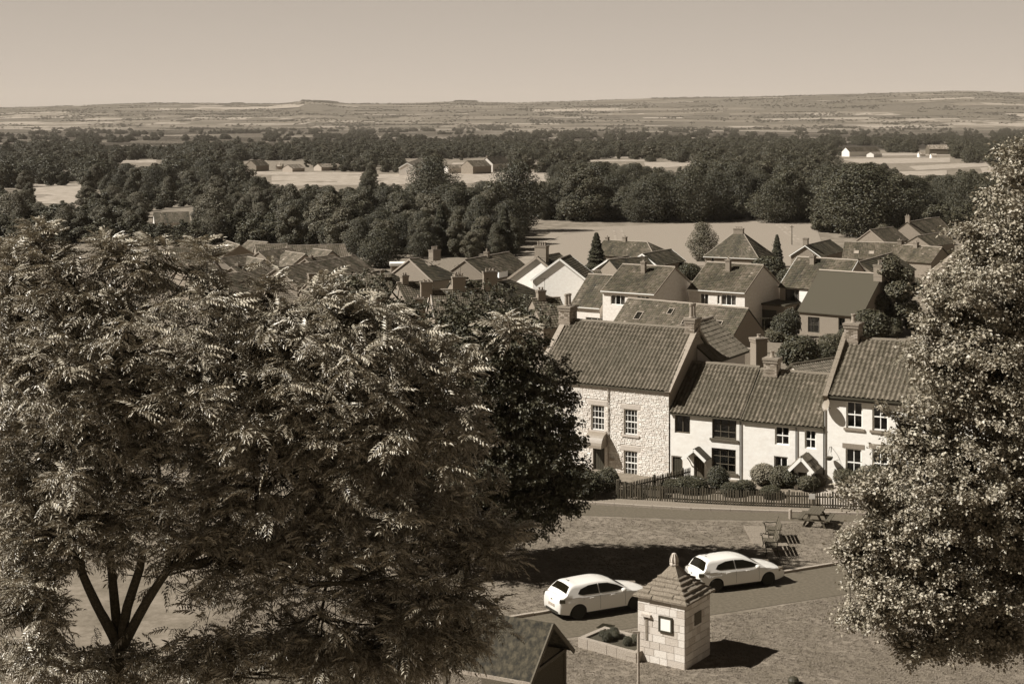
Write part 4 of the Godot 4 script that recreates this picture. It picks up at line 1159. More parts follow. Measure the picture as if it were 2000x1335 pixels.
	house("barn", "long low grey shed at the stubble field", "barn", from_ridge([868, 322, 928, 321], 3.5, 5.5, 10.0), {"tone": 0.17, "wall": M.cream, "tw": 0.8, "th": 0.9}, fg)
	house("barn", "cluster barn with pale roof behind the grey shed", "barn", from_ridge([912, 314, 948, 313], 5.0, 8.5, 10.0), {"tone": 0.14, "wall": M.brick, "tw": 0.8, "th": 0.9}, fg)
	house("farmhouse", "dark roofed farmhouse with pale gable beside the cluster barn", "farmhouse", from_ridge([950, 308, 984, 306], 5.5, 9.5, 9.0), {"tone": 0.1, "wall": M.cream, "tw": 0.8, "th": 0.9, "chimneys": [[1.0, 0, 1.4, 1.0, 1.5, 0]]}, fg)
	house("farmhouse", "small farmhouse with steep roof beside the left stubble strip", "farmhouse", from_ridge([489, 313, 514, 312], 4.0, 7.5, 9.0), {"tone": 0.13, "wall": M.brick, "tw": 0.8, "th": 0.9}, fg)
	house("barn", "wide pale roofed barn at the right hand farmyard", "barn", from_ridge([1812, 283, 1850, 283], 6.0, 10.0, 16.0), {"tone": 0.25, "wall": M.wood, "tw": 0.9, "th": 1.0}, fg)
	house("barn", "small white shed at the right hand farmyard", "barn", from_ridge([1794, 297, 1806, 297], 3.0, 5.0, 8.0), {"tone": 0.25, "wall": M.render, "tw": 0.9, "th": 1.0}, fg)
	house("barn", "white cabin standing alone in the farmyard", "barn", from_ridge([1818, 300, 1829, 300], 3.0, 4.5, 6.0), {"tone": 0.4, "wall": M.render, "tw": 0.9, "th": 1.0}, fg)
	house("barn", "pale shed beside the white farmhouse", "barn", from_ridge([1700, 297, 1716, 296], 3.0, 5.0, 7.0), {"tone": 0.3, "wall": M.render, "tw": 0.9, "th": 1.0}, fg)
	for l in [[540, 318, 552, 318, "low outbuilding with pale roof near the small farmhouse"], [561, 322, 585, 321, "long pale shed roof near the small farmhouse"], [620, 320, 660, 319, "row of sheds behind the stubble strip"], [690, 312, 715, 311, "white walled cottage half lost in trees"], [1490, 299, 1530, 298, "pale barn roof at the foot of the wooded ridge"], [440, 287, 470, 287, "white industrial shed in the vale"], [405, 289, 432, 288, "pale warehouse roof in the vale"], [500, 285, 540, 284, "long white shed in the vale"]]:
		house("farm_shed", l[4], "shed", from_ridge(l, 2.6, 4.8, 8.0), {"tone": 0.25, "wall": M.grey_render, "tw": 1.0, "th": 1.2}, fg)

# ---------------------------------------------------------------- plants
func rdir() -> Vector3:
	var z := rr(-1.0, 1.0); var a := rr(0, TAU); var s := sqrt(1.0 - z * z)
	return Vector3(s * cos(a), z, s * sin(a))
func leaves(mb: MB, o: Vector3, r: Vector3, n: int, l: float, w: float, lo: float, hi: float, shell := 0.35) -> void:   # leaves through a rounded clump, denser towards its skin
	for i in n:
		var d := rdir()
		var k := pow(rng.randf(), shell)
		var p := o + Vector3(d.x * r.x, d.y * r.y, d.z * r.z) * k
		var nor := (d + Vector3(0, 0.7, 0) + rdir() * 0.8).normalized()
		var dir := nor.cross(rdir()).normalized()
		dir = (dir + d * 0.35 - Vector3(0, 0.25, 0)).normalized()
		mb.col = lf(rr(lo, hi))
		mb.leaf(p, dir, nor, l * rr(0.7, 1.3), w * rr(0.7, 1.3))
func crown_lobes(mb: MB, h: float, rad: float, n: int, leaf: float, lobes: int, lo: float, hi: float, base := 0.22) -> void:   # a broadleaf crown of overlapping lobes on the y axis
	var tot := 0.0
	var list := []
	for i in lobes:
		var t := (i + 0.5) / lobes
		var y := h * (base + (0.97 - base) * t)
		var env := sin(PI * pow(clampf((y / h - base * 0.7) / (1.08 - base * 0.7), 0.02, 1.0), 0.75))
		var a := i * 2.4 + rr(-0.5, 0.5)
		var rl := rad * rr(0.26, 0.54) * (0.6 + 0.5 * env)
		var off := maxf(rad * env - rl * 0.75, 0.0) * sqrt(rr(0.35, 1.0))
		list.append([Vector3(cos(a) * off, minf(y, h - rl * 0.75), sin(a) * off), rl])
		tot += rl * rl
	for q in list:
		var c := rr(0.82, 1.18)
		leaves(mb, q[0], Vector3(q[1], q[1] * 0.78, q[1]), int(n * q[1] * q[1] / tot), leaf, leaf * 0.75, lo * c, hi * c * 1.15, 0.2)
func crown_variant(i: int) -> ArrayMesh:
	if meshes.has("crown%d" % i): return meshes["crown%d" % i]
	var mb := MB.new()
	if i < 7: crown_lobes(mb, 16.0, [6.4, 7.6, 5.2, 8.4, 6.0, 7.0, 4.4][i], 11500, [0.46, 0.4, 0.5, 0.4, 0.5, 0.42, 0.46][i], [14, 34, 11, 40, 18, 26, 9][i], [0.026, 0.02, 0.035, 0.026, 0.045, 0.022, 0.03][i], [0.07, 0.055, 0.085, 0.06, 0.1, 0.065, 0.08][i], [0.03, 0.02, 0.05, 0.02, 0.03, 0.03, 0.02][i])
	elif i < 9: crown_lobes(mb, 16.0, [5.8, 6.4][i - 7], 9500, 0.42, 28, 0.05, 0.13, 0.03)
	elif i < 11:      # a conifer: drooping tiers
		for k in 5200:
			var t := pow(rng.randf(), 0.75)
			var y := 16.0 * (0.04 + 0.96 * (1.0 - t))
			var r := 3.2 * pow(t, 0.85) * (0.86 + 0.14 * sin(y * 3.1 + 2.0 * sin(y))) * sqrt(rr(0.35, 1.0))
			var a := rr(0, TAU)
			var d := Vector3(cos(a), 0, sin(a))
			mb.col = lf(rr(0.02, 0.055))
			mb.leaf(d * r + Vector3(0, y, 0), (d * 0.8 - Vector3(0, 0.6, 0)).normalized(), (Vector3(0, 0.7, 0) + d * 0.6 + rdir() * 0.4).normalized(), 0.75, 0.3)
	else: crown_lobes(mb, 16.0, [6.5, 8.5, 4.5][i - 11], 2200, [1.0, 0.9, 1.1][i - 11], [10, 22, 7][i - 11], [0.028, 0.024, 0.04][i - 11], [0.065, 0.055, 0.095][i - 11], 0.04)    # far woodland
	meshes["crown%d" % i] = mb.mesh()
	return meshes["crown%d" % i]
func trunk_mesh() -> ArrayMesh:
	if meshes.has("trunk"): return meshes.trunk
	var mb := MB.new()
	mb.tube([Vector3(0, -1.0, 0), Vector3(0.05, 2.0, 0), Vector3(-0.1, 5.0, 0.1), Vector3(0.1, 10.0, 0)], [0.5, 0.36, 0.28, 0.1], 8)
	for k in 6:
		var a := k * 1.1
		mb.tube([Vector3(0, 3.5 + k, 0), Vector3(cos(a) * 1.4, 5.5 + k, sin(a) * 1.4), Vector3(cos(a) * 3.0, 7.2 + k, sin(a) * 3.0)], [0.16, 0.11, 0.04], 5)
	meshes.trunk = mb.mesh()
	return meshes.trunk
func tree(called: String, label: String, group: String, pos: Vector3, h: float, wide: float, kind: int) -> Node3D:
	var o := thing(called, label, "tree", pos, rr(0, TAU), group)
	var s := h / 16.0
	put("trunk", trunk_mesh(), M.bark, o, Vector3.ZERO, Basis().scaled(Vector3.ONE * s))
	put("crown", crown_variant(kind), M.leaf, o, Vector3.ZERO, Basis().scaled(Vector3(s * wide, s, s * wide)))
	return o
func shrub_mesh(i: int) -> ArrayMesh:
	if meshes.has("shrub%d" % i): return meshes["shrub%d" % i]
	var mb := MB.new()
	var lo: float = [0.03, 0.05, 0.10, 0.025][i]; var hi: float = [0.07, 0.10, 0.2, 0.055][i]
	leaves(mb, Vector3(0, 0.5, 0), Vector3(0.46, 0.46, 0.46), 3200, 0.06, 0.045, lo, hi, 0.16)
	for k in 10:
		var d := rdir()
		leaves(mb, Vector3(d.x * 0.3, 0.5 + d.y * 0.28, d.z * 0.3), Vector3(0.24, 0.22, 0.24), 260, 0.07, 0.05, lo, hi, 0.3)
	mb.col = sl(0.04)
	mb.tube([Vector3(0, -0.3, 0), Vector3(0, 0.5, 0)], [0.05, 0.03], 6)
	meshes["shrub%d" % i] = mb.mesh()
	return meshes["shrub%d" % i]
func shrub(called: String, label: String, pos: Vector3, w: float, h: float, kind: int, group := "") -> void:
	var o := thing(called, label, "shrub", pos, rr(0, TAU), group)
	put("foliage", shrub_mesh(kind), M.leaf, o, Vector3.ZERO, Basis().scaled(Vector3(w, h, w)))

const KEEP := [[495, 335, 700, 343], [545, 345, 690, 360], [742, 340, 812, 357], [878, 338, 1066, 353], [1150, 312, 1255, 316], [238, 312, 304, 318], [1692, 299, 1858, 304], [72, 362, 150, 392], [1655, 309, 1850, 317], [1795, 320, 1925, 330], [1765, 334, 1846, 341], [1925, 327, 1965, 335], [1262, 317, 1345, 325],
	[1180, 441, 1575, 510], [1100, 452, 1180, 500], [1020, 478, 1100, 510], [795, 309, 826, 330], [868, 320, 926, 332], [912, 308, 985, 330], [1650, 284, 1718, 303], [1796, 281, 1850, 303], [488, 312, 514, 326], [296, 412, 370, 428], [536, 318, 586, 326], [196, 272, 334, 281]]
func covers(px: float, top: float, base: float, half: float, slack := 2.0) -> bool:
	for k in KEEP:
		if px + half * 0.8 > k[0] and px - half * 0.8 < k[2] and top < k[3] - slack and base > k[1] + slack: return true
	return false
func make_woods() -> void:
	rng.seed = 77
	# [x0, x1, base row far, base row near, height low, height high, wanted, label, kinds]
	var zones := [
		[1030, 1960, 415, 436, 13.0, 19.0, 60, "tall dark tree at the edge of the wood beyond the cornfield", [0, 1, 3, 5]],
		[540, 1020, 432, 494, 8.0, 13.5, 74, "dark tree in the wood behind the bungalows", [0, 1, 2, 4, 5]],
		[690, 1012, 484, 506, 6.0, 10.0, 26, "dark garden tree between the wood and the dormer house", [0, 2, 4, 5]],
		[0, 560, 405, 478, 6.0, 11.0, 62, "loose tree in the scattered wood left of the bungalows", [2, 4, 6, 7, 8, 0]],
		[-40, 700, 350, 405, 8.0, 13.5, 54, "dark hedgerow tree among the fields on the left", [0, 1, 4, 5, 6]],
		[620, 1300, 350, 415, 9.0, 14.5, 46, "dark tree standing in front of the stubble field", [0, 1, 3, 5]],
		[1240, 2040, 345, 415, 10.0, 15.5, 46, "dark tree in the deep wood on the right", [0, 1, 3, 5, 2]]]
	for z in zones:
		var made := 0; var tries := 0
		var spots := []
		while made < z[6] and tries < 4000:
			tries += 1
			var px := rr(z[0], z[1]); var py := rr(z[2], z[3])
			var g := at(px, py)
			var d := -g.z
			var kind: int = z[8][rng.randi() % z[8].size()]
			var h := rr(z[4], z[5])
			h *= rr(0.72, 1.08)
			var wide := rr(0.8, 1.35)
			var top: float = py - (h / d) * F
			var half: float = 5.6 * h / 16.0 * wide / d * F
			if covers(px, top, py, half): continue
			var near := false
			for s in spots:
				if s.distance_to(g) < 4.5: near = true
			if near: continue
			spots.append(g)
			tree("broadleaf_tree", z[7], z[7].replace("tree", "trees"), g, h, wide, kind)
			made += 1
	# trees that stand out
	for l in [[1688, 462, 19.0, 1.55, 1, "huge round dark tree at the corner of the cornfield"], [1640, 452, 15.0, 1.2, 3, "dark tree at the left side of the huge round tree"], [1755, 455, 16.0, 1.2, 0, "dark tree at the right side of the huge round tree"], [845, 408, 19.0, 1.15, 3, "tall rounded tree rising above the stubble field"], [1010, 452, 19.5, 1.0, 1, "very tall dark tree at the left corner of the cornfield"], [960, 470, 15.0, 1.1, 0, "dark tree beside the very tall one at the cornfield corner"],
			[1725, 490, 6.2, 1.25, 8, "pale round garden tree above the skylight bungalow"], [1372, 512, 8.5, 1.2, 7, "pale weeping tree beside the hipped bungalow"], [745, 523, 8.0, 1.5, 5, "dark bushy garden tree behind the terrace cottages"], [1740, 652, 9.5, 1.15, 2, "dark garden tree under the brick chimney"], [45, 425, 9.0, 1.3, 8, "pale loose tree at the edge of the left meadow"], [20, 455, 11.0, 1.4, 7, "pale spreading tree beside the ash shoots"], [420, 450, 12.0, 1.2, 8, "pale feathery tree among the dark ones"]]:
		tree("garden_tree", l[5], "", at(l[0], l[1]), l[2], l[3], l[4])
	for l in [[1165, 528, 7.4, 1.5, "dark pointed cypress at the foot of the cornfield"], [985, 500, 11.0, 1.25, "tall ragged conifer behind the dormer house"], [860, 500, 11.5, 1.25, "broad conifer behind the skylight house"], [935, 490, 9.5, 1.3, "conifer between the dormer house and the wood"], [1518, 522, 6.6, 1.2, "narrow crooked conifer beside the hipped bungalow"]]:
		tree("conifer", l[4], "", at(l[0], l[1]), l[2], l[3], 9 if rng.randf() < 0.5 else 10)
	# woodland too far and too dense to count
	var xf := []
	var tries2 := 0
	while xf.size() < 5200 and tries2 < 60000:
		tries2 += 1
		var px := rr(-100, 2100)
		var py := YH + 16.0 + 116.0 * pow(rng.randf(), 1.5)
		# wooded ridge on the right, broken hedgerow country elsewhere
		var ridge_y := 300.0 - (px - 600.0) * 0.008
		var dens := 0.16 if py > 312.0 else 0.42
		if py < (292.0 if px < 560.0 else 284.0 - maxf(px - 1150.0, 0.0) * 0.016) + 22.0 * hill_noise.get_noise_2d(px * 40.0, 7.0) + rr(-3.0, 3.0): continue
		if px > 560.0 and absf(py - (298.0 - maxf(px - 1150.0, 0.0) * 0.018)) < 12.0: dens = 0.95
		elif px < 560.0 and absf(py - 303.0) < 12.0: dens = 0.75
		elif py < 286.0 - maxf(px - 1150.0, 0.0) * 0.02: dens = 0.10
		var clump := hill_noise.get_noise_2d(px * 14.0, py * 90.0)
		dens *= 0.35 + clampf(clump * 2.4 + 0.5, 0.0, 1.0)
		if rng.randf() > dens: continue
		var g := at(px, py)
		var h := rr(4.0, 7.5) if rng.randf() < 0.4 else rr(6.0, 13.5)
		if covers(px, py - h / -g.z * F, py, 5.0 / -g.z * F, 1.0): continue
		var s := h / 16.0
		xf.append(Transform3D(Basis(Vector3.UP, rr(0, TAU)).scaled(Vector3(s * rr(0.9, 2.0), s, s * rr(0.9, 2.0))), g))
	var kinds3 := ["dark massed woodland across the middle distance", "broad rounded woodland trees across the middle distance", "paler upright trees of the far hedgerows"]
	var wood: Node
	for k in 3:
		var some := []
		for i in xf.size():
			if (i * 7 + i / 5) % 5 in [[0, 1], [2, 3], [4]][k]: some.append(xf[i])
		wood = multi("far_woodland", crown_variant(11 + k), M.leaf, some)
		tag(wood, kinds3[k], "woodland", "", "stuff")
	xf = []
	tries2 = 0
	while xf.size() < 1900 and tries2 < 20000:      # thickets filling the wood between the trunks
		tries2 += 1
		var px := rr(-60, 2060); var py := rr(352, 482)
		if px > 1015.0 and px < 1600.0 and py > 432.0: continue
		if px > 1590.0 and py > 455.0: continue
		if px < 700.0 and rng.randf() < 0.35: continue
		var g := at(px, py)
		var h := rr(3.0, 7.0)
		if covers(px, py - h / -g.z * F, py, 4.0 / -g.z * F, 1.0): continue
		var s := h / 16.0
		xf.append(Transform3D(Basis(Vector3.UP, rr(0, TAU)).scaled(Vector3(s * rr(1.2, 2.0), s, s * rr(1.2, 2.0))), g))
	tag(multi("thicket", crown_variant(11), M.leaf, xf), "tangled dark thicket filling the gaps between the trees", "thicket", "", "stuff")
	# hedge lines and copses of the vale and the hills
	xf = []
	for k in 420:
		var px := rr(-100, 2050); var py := YH + 5.0 + 46.0 * pow(rng.randf(), 1.5)
		var len := rr(15, 110); var sl2 := rr(-0.03, 0.02)
		for i in int(len / 1.3):
			if rng.randf() < 0.5 or hill_noise.get_noise_2d((px + i) * 90.0, py * 50.0) < -0.08: continue
			var qy := py + sl2 * i * 1.3 + rr(-0.15, 0.15)
			if qy < YH + 5.0: continue
			var g := at(px + i * 1.3, qy)
			var s := rr(0.25, 0.8)
			xf.append(Transform3D(Basis(Vector3.UP, rr(0, TAU)).scaled(Vector3(s * 1.5, s, s * 1.5)), g))
	for k in 420:      # copses scattered over the slopes of the hills
		var px := rr(-150, 2100); var d := rr(6400, 12700)
		var len := rr(6, 60); var deep_ := rr(30, 320)
		for i in int(len * rr(0.4, 1.6)):
			var dd := clampf(d + rng.randfn(0, 0.5) * deep_, 6300, 13000)
			var x := (px + rng.randfn(0, 0.5) * len - 1000.0) / F * dd
			var s := rr(0.25, 0.6)
			xf.append(Transform3D(Basis(Vector3.UP, rr(0, TAU)).scaled(Vector3(s * 2.2, s, s * 2.2)), Vector3(x, hill_h(x, dd) - 1.5, -dd)))
	for q in [[590, 660], [610, 650], [452, 474], [888, 930]]:       # clumps standing on the crest
		for i in 50:
			var px := rr(q[0], q[1])
			var x := (px - 1000.0) / F * 12900.0
			xf.append(Transform3D(Basis(Vector3.UP, rr(0, TAU)).scaled(Vector3(3.0, 1.2, 3.0)), Vector3(x, hill_h(x, 12900.0) - 3.0, -12900.0)))
	wood = multi("vale_hedges", crown_variant(11), M.leaf, xf)
	tag(wood, "far hedge lines and copses of the vale and hills", "hedges", "", "stuff")
func make_shrubs() -> void:
	for l in [[1350, 963, 2.0, 0.95, 3, "low spreading dark shrub behind the picket fence"], [1402, 960, 1.25, 1.35, 3, "round clipped topiary bush behind the picket fence"], [1468, 948, 1.1, 1.2, 1, "feathery shrub below the cream cottage wall"], [1492, 960, 1.5, 1.2, 2, "pale rounded shrub behind the picket fence"], [1524, 966, 1.3, 1.2, 1, "leafy grey shrub between pale shrub and porch"], [1548, 968, 1.5, 1.2, 0, "dark leafy shrub in front of the tiled porch"], [1580, 974, 1.3, 0.9, 1, "low loose shrub under the porch side"], [1455, 970, 1.2, 0.8, 0, "small dark shrub beside the fence post"], [1600, 972, 0.9, 0.7, 2, "small pale plant by the gravel patch"],
			[1185, 962, 1.5, 1.3, 0, "leafy shrub beside the stone house door"], [1190, 945, 1.0, 1.0, 1, "climbing shrub at the stone house door"], [1140, 972, 2.2, 1.6, 3, "dark hedge end beside the stone house gate"], [1100, 968, 2.4, 1.9, 3, "dark hedge running into the tree shade"], [1650, 975, 1.3, 1.0, 1, "shrub beside the patio chair"], [1700, 985, 2.0, 1.6, 1, "bushy shrub in front of the tall white house"], [1745, 990, 2.2, 1.8, 0, "dark shrub at the right end of the picket fence"],
			[1562, 722, 4.0, 3.4, 0, "big round dark bush behind the cottage chimney"], [1610, 712, 2.8, 2.2, 0, "dark bush beside the big round bush"], [1530, 668, 3.2, 3.6, 3, "clipped conical hedge beside the brick house"], [1545, 660, 2.6, 3.8, 3, "taller clipped hedge against the brick house wall"], [1625, 690, 3.0, 2.2, 1, "straggly shrub below the brick house windows"], [1660, 680, 3.0, 2.4, 0, "dark shrub behind the tall white house chimney"],
			[1500, 548, 6.5, 4.5, 0, "dark garden bush behind the rendered house by the garage"], [1540, 560, 4.0, 3.2, 0, "low garden bush beside the tiled house"], [1348, 548, 4.5, 3.2, 0, "dark garden shrubs between the rendered houses"], [1212, 498, 3.6, 2.4, 2, "pale flowering bush beside the cypress"], [1230, 514, 2.0, 2.0, 1, "thin garden bush on the line of the dark roof"], [1310, 960, 1.2, 0.7, 0, "low dark plants along the foot of the picket fence"], [1430, 972, 1.3, 0.8, 3, "dark rounded plant beside the fence at the drainpipe"], [1505, 978, 1.2, 0.7, 0, "dark low plant in front of the pale rounded shrub"], [1700, 668, 5.0, 4.0, 0, "dark shrub mass between brick house and white house"], [700, 532, 4.0, 2.6, 1, "grey bush in front of the long bungalow roof"], [560, 470, 10.0, 4.0, 0, "dark hedge at the back of the estate"], [640, 474, 10.0, 4.0, 0, "dark hedge at the back of the longest bungalow"]]:
		var p := at(l[0], l[1])
		if l[1] > 930: p.y = maxf(bank_y(p) - 0.05, 0.0)
		shrub("shrub", l[5], p, l[2], l[3], l[4])
func make_garden_bushes() -> void:
	rng.seed = 303
	for k in 90:
		var px := rr(640, 1800); var py := rr(520, 672)
		if py > 640.0 and px < 1430.0: continue
		var p := at(px, py)
		shrub("garden_bush", "dark garden bush among the village houses", p, rr(1.6, 3.6), rr(1.4, 3.0), rng.randi() % 2 if k % 5 else 2, "garden bushes among the village houses")
func turf() -> void:      # short grass standing on the green and the near verge
	rng.seed = 9
	var mb := MB.new()
	for k in 16:
		var a := rr(0, TAU)
		var p := Vector3(cos(a), 0, sin(a)) * rr(0.0, 0.09)
		var b := rr(0, TAU)
		mb.col = sl(rr(0.12, 0.20))
		var s := Vector3(cos(b), 0, sin(b)) * 0.008
		mb.tri(p - s, p + s, p + Vector3(rr(-0.035, 0.035), rr(0.012, 0.03), rr(-0.035, 0.035)))
	var xf := []
	var green := [Vector2(1000, 1008), Vector2(1160, 1010), Vector2(1400, 1018), Vector2(1750, 1022), Vector2(1750, 1082), Vector2(1520, 1118), Vector2(1040, 1198), Vector2(650, 1262), Vector2(300, 1330), Vector2(300, 1010)]
	var verge := [Vector2(1108, 1250), Vector2(1396, 1204), Vector2(2000, 1108), Vector2(2050, 1350), Vector2(700, 1350), Vector2(860, 1295)]
	for k in 90000:
		var near := rng.randf() < 0.5
		var g := Vector3(rr(-12, 22), 0, rr(-78, -55)) if near else Vector3(rr(-8, 22), 0, rr(-66, -50))
		var px := 1000.0 + g.x / -g.z * F; var py := YH + EYE / -g.z * F
		if not Geometry2D.is_point_in_polygon(Vector2(px, py), PackedVector2Array(green if near else verge)): continue
		var s := rr(0.7, 1.4)
		xf.append(Transform3D(Basis(Vector3.UP, rr(0, TAU)).scaled(Vector3(s * 1.3, s, s * 1.3)), g))
	tag(multi("grass", mb.mesh(), M.grass_blade, xf), "short dry grass of the green and the roadside verge", "grass", "", "stuff")

# ---------------------------------------------------------------- the three near trees
func frond_mesh(seed_: int) -> ArrayMesh:      # a feathered ash leaf along +x, arching over
	rng.seed = seed_
	var mb := MB.new()
	var L := 0.235
	var pts_ := []
	var bend := rr(0.5, 1.3)
	for k in 9:
		var t := k / 8.0
		pts_.append(Vector3(L * t * (1.0 - 0.12 * bend * t), 0.05 * t - 0.13 * bend * t * t, 0))
	for k in 8:
		mb.col = sl(0.12)
		var a: Vector3 = pts_[k]; var b: Vector3 = pts_[k + 1]
		mb.quad(a + Vector3(0, 0, 0.0022), b + Vector3(0, 0, 0.0022), b - Vector3(0, 0, 0.0022), a - Vector3(0, 0, 0.0022))
	for k in range(2, 9):
		for s in [-1, 1]:
			var o: Vector3 = pts_[k]
			var l := 0.068 * (1.0 - 0.35 * absf(k - 4.5) / 4.5) * rr(0.85, 1.15)
			var dir := Vector3(0.62 + 0.1 * (k - 4) * 0.2, rr(-0.45, -0.05), s * 0.85).normalized()
			if k == 8 and s == 1: dir = Vector3(1, -0.5, 0.15).normalized()
			var nor := Vector3(rr(-0.25, 0.25), 1, s * 0.25).normalized()
			nor = (nor - dir * nor.dot(dir)).normalized()
			var w := l * 0.27
			var side := dir.cross(nor)
			mb.col = lf(rr(0.12, 0.42))
			var m1 := o + dir * l * 0.35 + nor * 0.006; var m2 := o + dir * l * 0.72 - nor * 0.001
			var tip := o + dir * l - nor * l * 0.16
			for q in [-1, 1]:
				var e1: Vector3 = m1 + side * q * w * 0.5 + nor * 0.004; var e2: Vector3 = m2 + side * q * w * 0.36 + nor * 0.003
				if q > 0:
					mb.tri(o, m1, e1); mb.quad(m1, m2, e2, e1); mb.tri(m2, tip, e2)
				else:
					mb.tri(o, e1, m1); mb.quad(m1, e1, e2, m2); mb.tri(m2, e2, tip)
	return mb.mesh()
func sprig_mesh(seed_: int, n: int, l: float, w: float, spread: float, lo: float, hi: float) -> ArrayMesh:
	rng.seed = seed_
	var mb := MB.new()
	for k in n:
		var t := (k + 0.5) / n
		var o := Vector3(spread * t, 0.02 * sin(t * 5.0), 0) + rdir() * spread * 0.22
		var dir := (Vector3(0.6, rr(-0.9, 0.35), rr(-1.0, 1.0)) + rdir() * 0.3).normalized()
		var nor := (Vector3(0, 1, 0) + rdir() * 0.75).normalized()
		mb.col = lf(rr(lo, hi))
		mb.leaf(o, dir, nor, l * rr(0.75, 1.25), w * rr(0.75, 1.25))
	mb.col = sl(0.05)
	mb.quad(Vector3(0, 0, 0.003), Vector3(spread, 0, 0.003), Vector3(spread, 0, -0.003), Vector3(0, 0, -0.003))
	return mb.mesh()
func limb(mb: MB, a: Vector3, b: Vector3, r0: float, r1: float, bow: float, n := 7) -> Array:
	var path := []; var rad := []
	var side := (b - a).cross(rdir()).normalized()
	var ph := rr(0, 6.0); var wob := rr(0.02, 0.055)
	var l := a.distance_to(b)
	for k in n + 1:
		var t := float(k) / n
		path.append(a.lerp(b, t) + Vector3(0, -bow * l * sin(PI * t), 0) + side * (sin(t * 5.0 + ph) - sin(ph)) * l * wob * t)
		rad.append(lerpf(r0, r1, t))
	mb.tube(path, rad, 7)
	return path
# blobs: [px, py, half width px, half height px, half depth m, twigs]
func near_tree(o: Node3D, root: Vector3, forks: Array, r0: float, dist: float, blobs: Array, limbs_n: int, per: int, kinds: Array, m: Material, singles: int, spread: float, twig_r := 0.012) -> void:
	var tb := MB.new()
	limb(tb, root, forks[0], r0, r0 * 0.75, 0.0, 4)
	for i in range(1, forks.size()): limb(tb, forks[0], forks[i], r0 * 0.55, r0 * 0.4, -0.03, 5)
	build(tb, "trunk", M.bark, o)
	var nodes := []; var tips := []
	var bi := 0
	for b in blobs:
		var c := deep(b[0], b[1] + b[3] * 0.25, dist + rr(-b[4], b[4]) * 0.3)
		var lb := MB.new()
		var fork: Vector3 = forks[0]
		for q in forks.slice(1):
			if absf(q.x - c.x) < absf(fork.x - c.x) or (fork == forks[0] and q.y < c.y): fork = q
		var thick := r0 * 0.34
		if bi > 6:      # later boughs spring from the ones already grown
			var bd0 := 1e9
			for q in nodes:
				var e: float = q.distance_squared_to(c) + maxf(q.y - c.y, 0.0) * 0.1
				if e < bd0:
					bd0 = e; fork = q
			thick = r0 * 0.16
		bi += 1
		var path := limb(lb, fork, c, thick, r0 * 0.1, 0.05, 9)
		for p in path.slice(2): nodes.append(p)
		for j in limbs_n:
			var q := deep(b[0] + rr(-0.8, 0.8) * b[2], b[1] + rr(-0.75, 0.6) * b[3], dist + rr(-0.75, 0.75) * b[4])
			var from: Vector3 = path[4 + rng.randi() % 5]
			var sub := limb(lb, from, q, r0 * 0.16, r0 * 0.05, 0.06, 6)
			for p in sub.slice(2): nodes.append(p)
		build(lb, "limb", M.bark, o)
	var wb := MB.new()
	var xf := []
	for k in kinds.size(): xf.append([])
	var front := []
	for b in blobs:
		for k in b[5]:
			var d := rdir() * pow(rng.randf(), 0.42)
			var tip := deep(b[0] + d.x * b[2], b[1] - d.y * b[3], dist + d.z * b[4])
			var best: Vector3 = nodes[0]; var bd := 1e9
			for i in 40:
				var q: Vector3 = nodes[rng.randi() % nodes.size()]
				var e := q.distance_squared_to(tip)
				if e < bd:
					bd = e; best = q
			if bd < spread * spread * 5.0: wb.tube([best, best.lerp(tip, 0.5) + Vector3(0, -0.04, 0), tip], [twig_r, twig_r * 0.7, twig_r * 0.35], 4)
			var out := (tip - best).normalized()
			for j in per:
				var along := rr(0.0, 1.0)
				var base := best.lerp(tip, 1.0 - 0.35 * along * along)
				var yaw := rr(0, TAU)
				var dir := (out * 0.7 + Vector3(cos(yaw), rr(-0.1, 0.7), sin(yaw))).normalized()
				var zz := dir.cross(Vector3.UP).normalized()
				var bas := Basis(dir, zz.cross(dir).normalized(), zz) * Basis(Vector3.RIGHT, rr(-0.7, 0.7))
				bas = bas.scaled_local(Vector3.ONE * rr(0.5, 1.02))
				var kind := rng.randi() % kinds.size()
				xf[kind].append(Transform3D(bas, base))
	build(wb, "twigs", M.bark, o).set_meta("kind", "stuff")
	if singles > 0:      # the leaves that show largest stand on their own
		var all := []
		for k in kinds.size():
			for i in xf[k].size():
				var p: Vector3 = xf[k][i].origin
				all.append([-p.z, k, i])
		all.sort_custom(func(a, b): return a[0] < b[0])
		var gone := {}
		for i in mini(singles, all.size()):
			var a = all[i]
			gone[Vector2i(a[1], a[2])] = true
			put("leaf", kinds[a[1]], m, o, xf[a[1]][a[2]].origin, xf[a[1]][a[2]].basis)
		for k in kinds.size():
			var rest := []
			for i in xf[k].size():
				if not gone.has(Vector2i(k, i)): rest.append(xf[k][i])
			xf[k] = rest
	for k in kinds.size(): multi("foliage", kinds[k], m, xf[k], o)
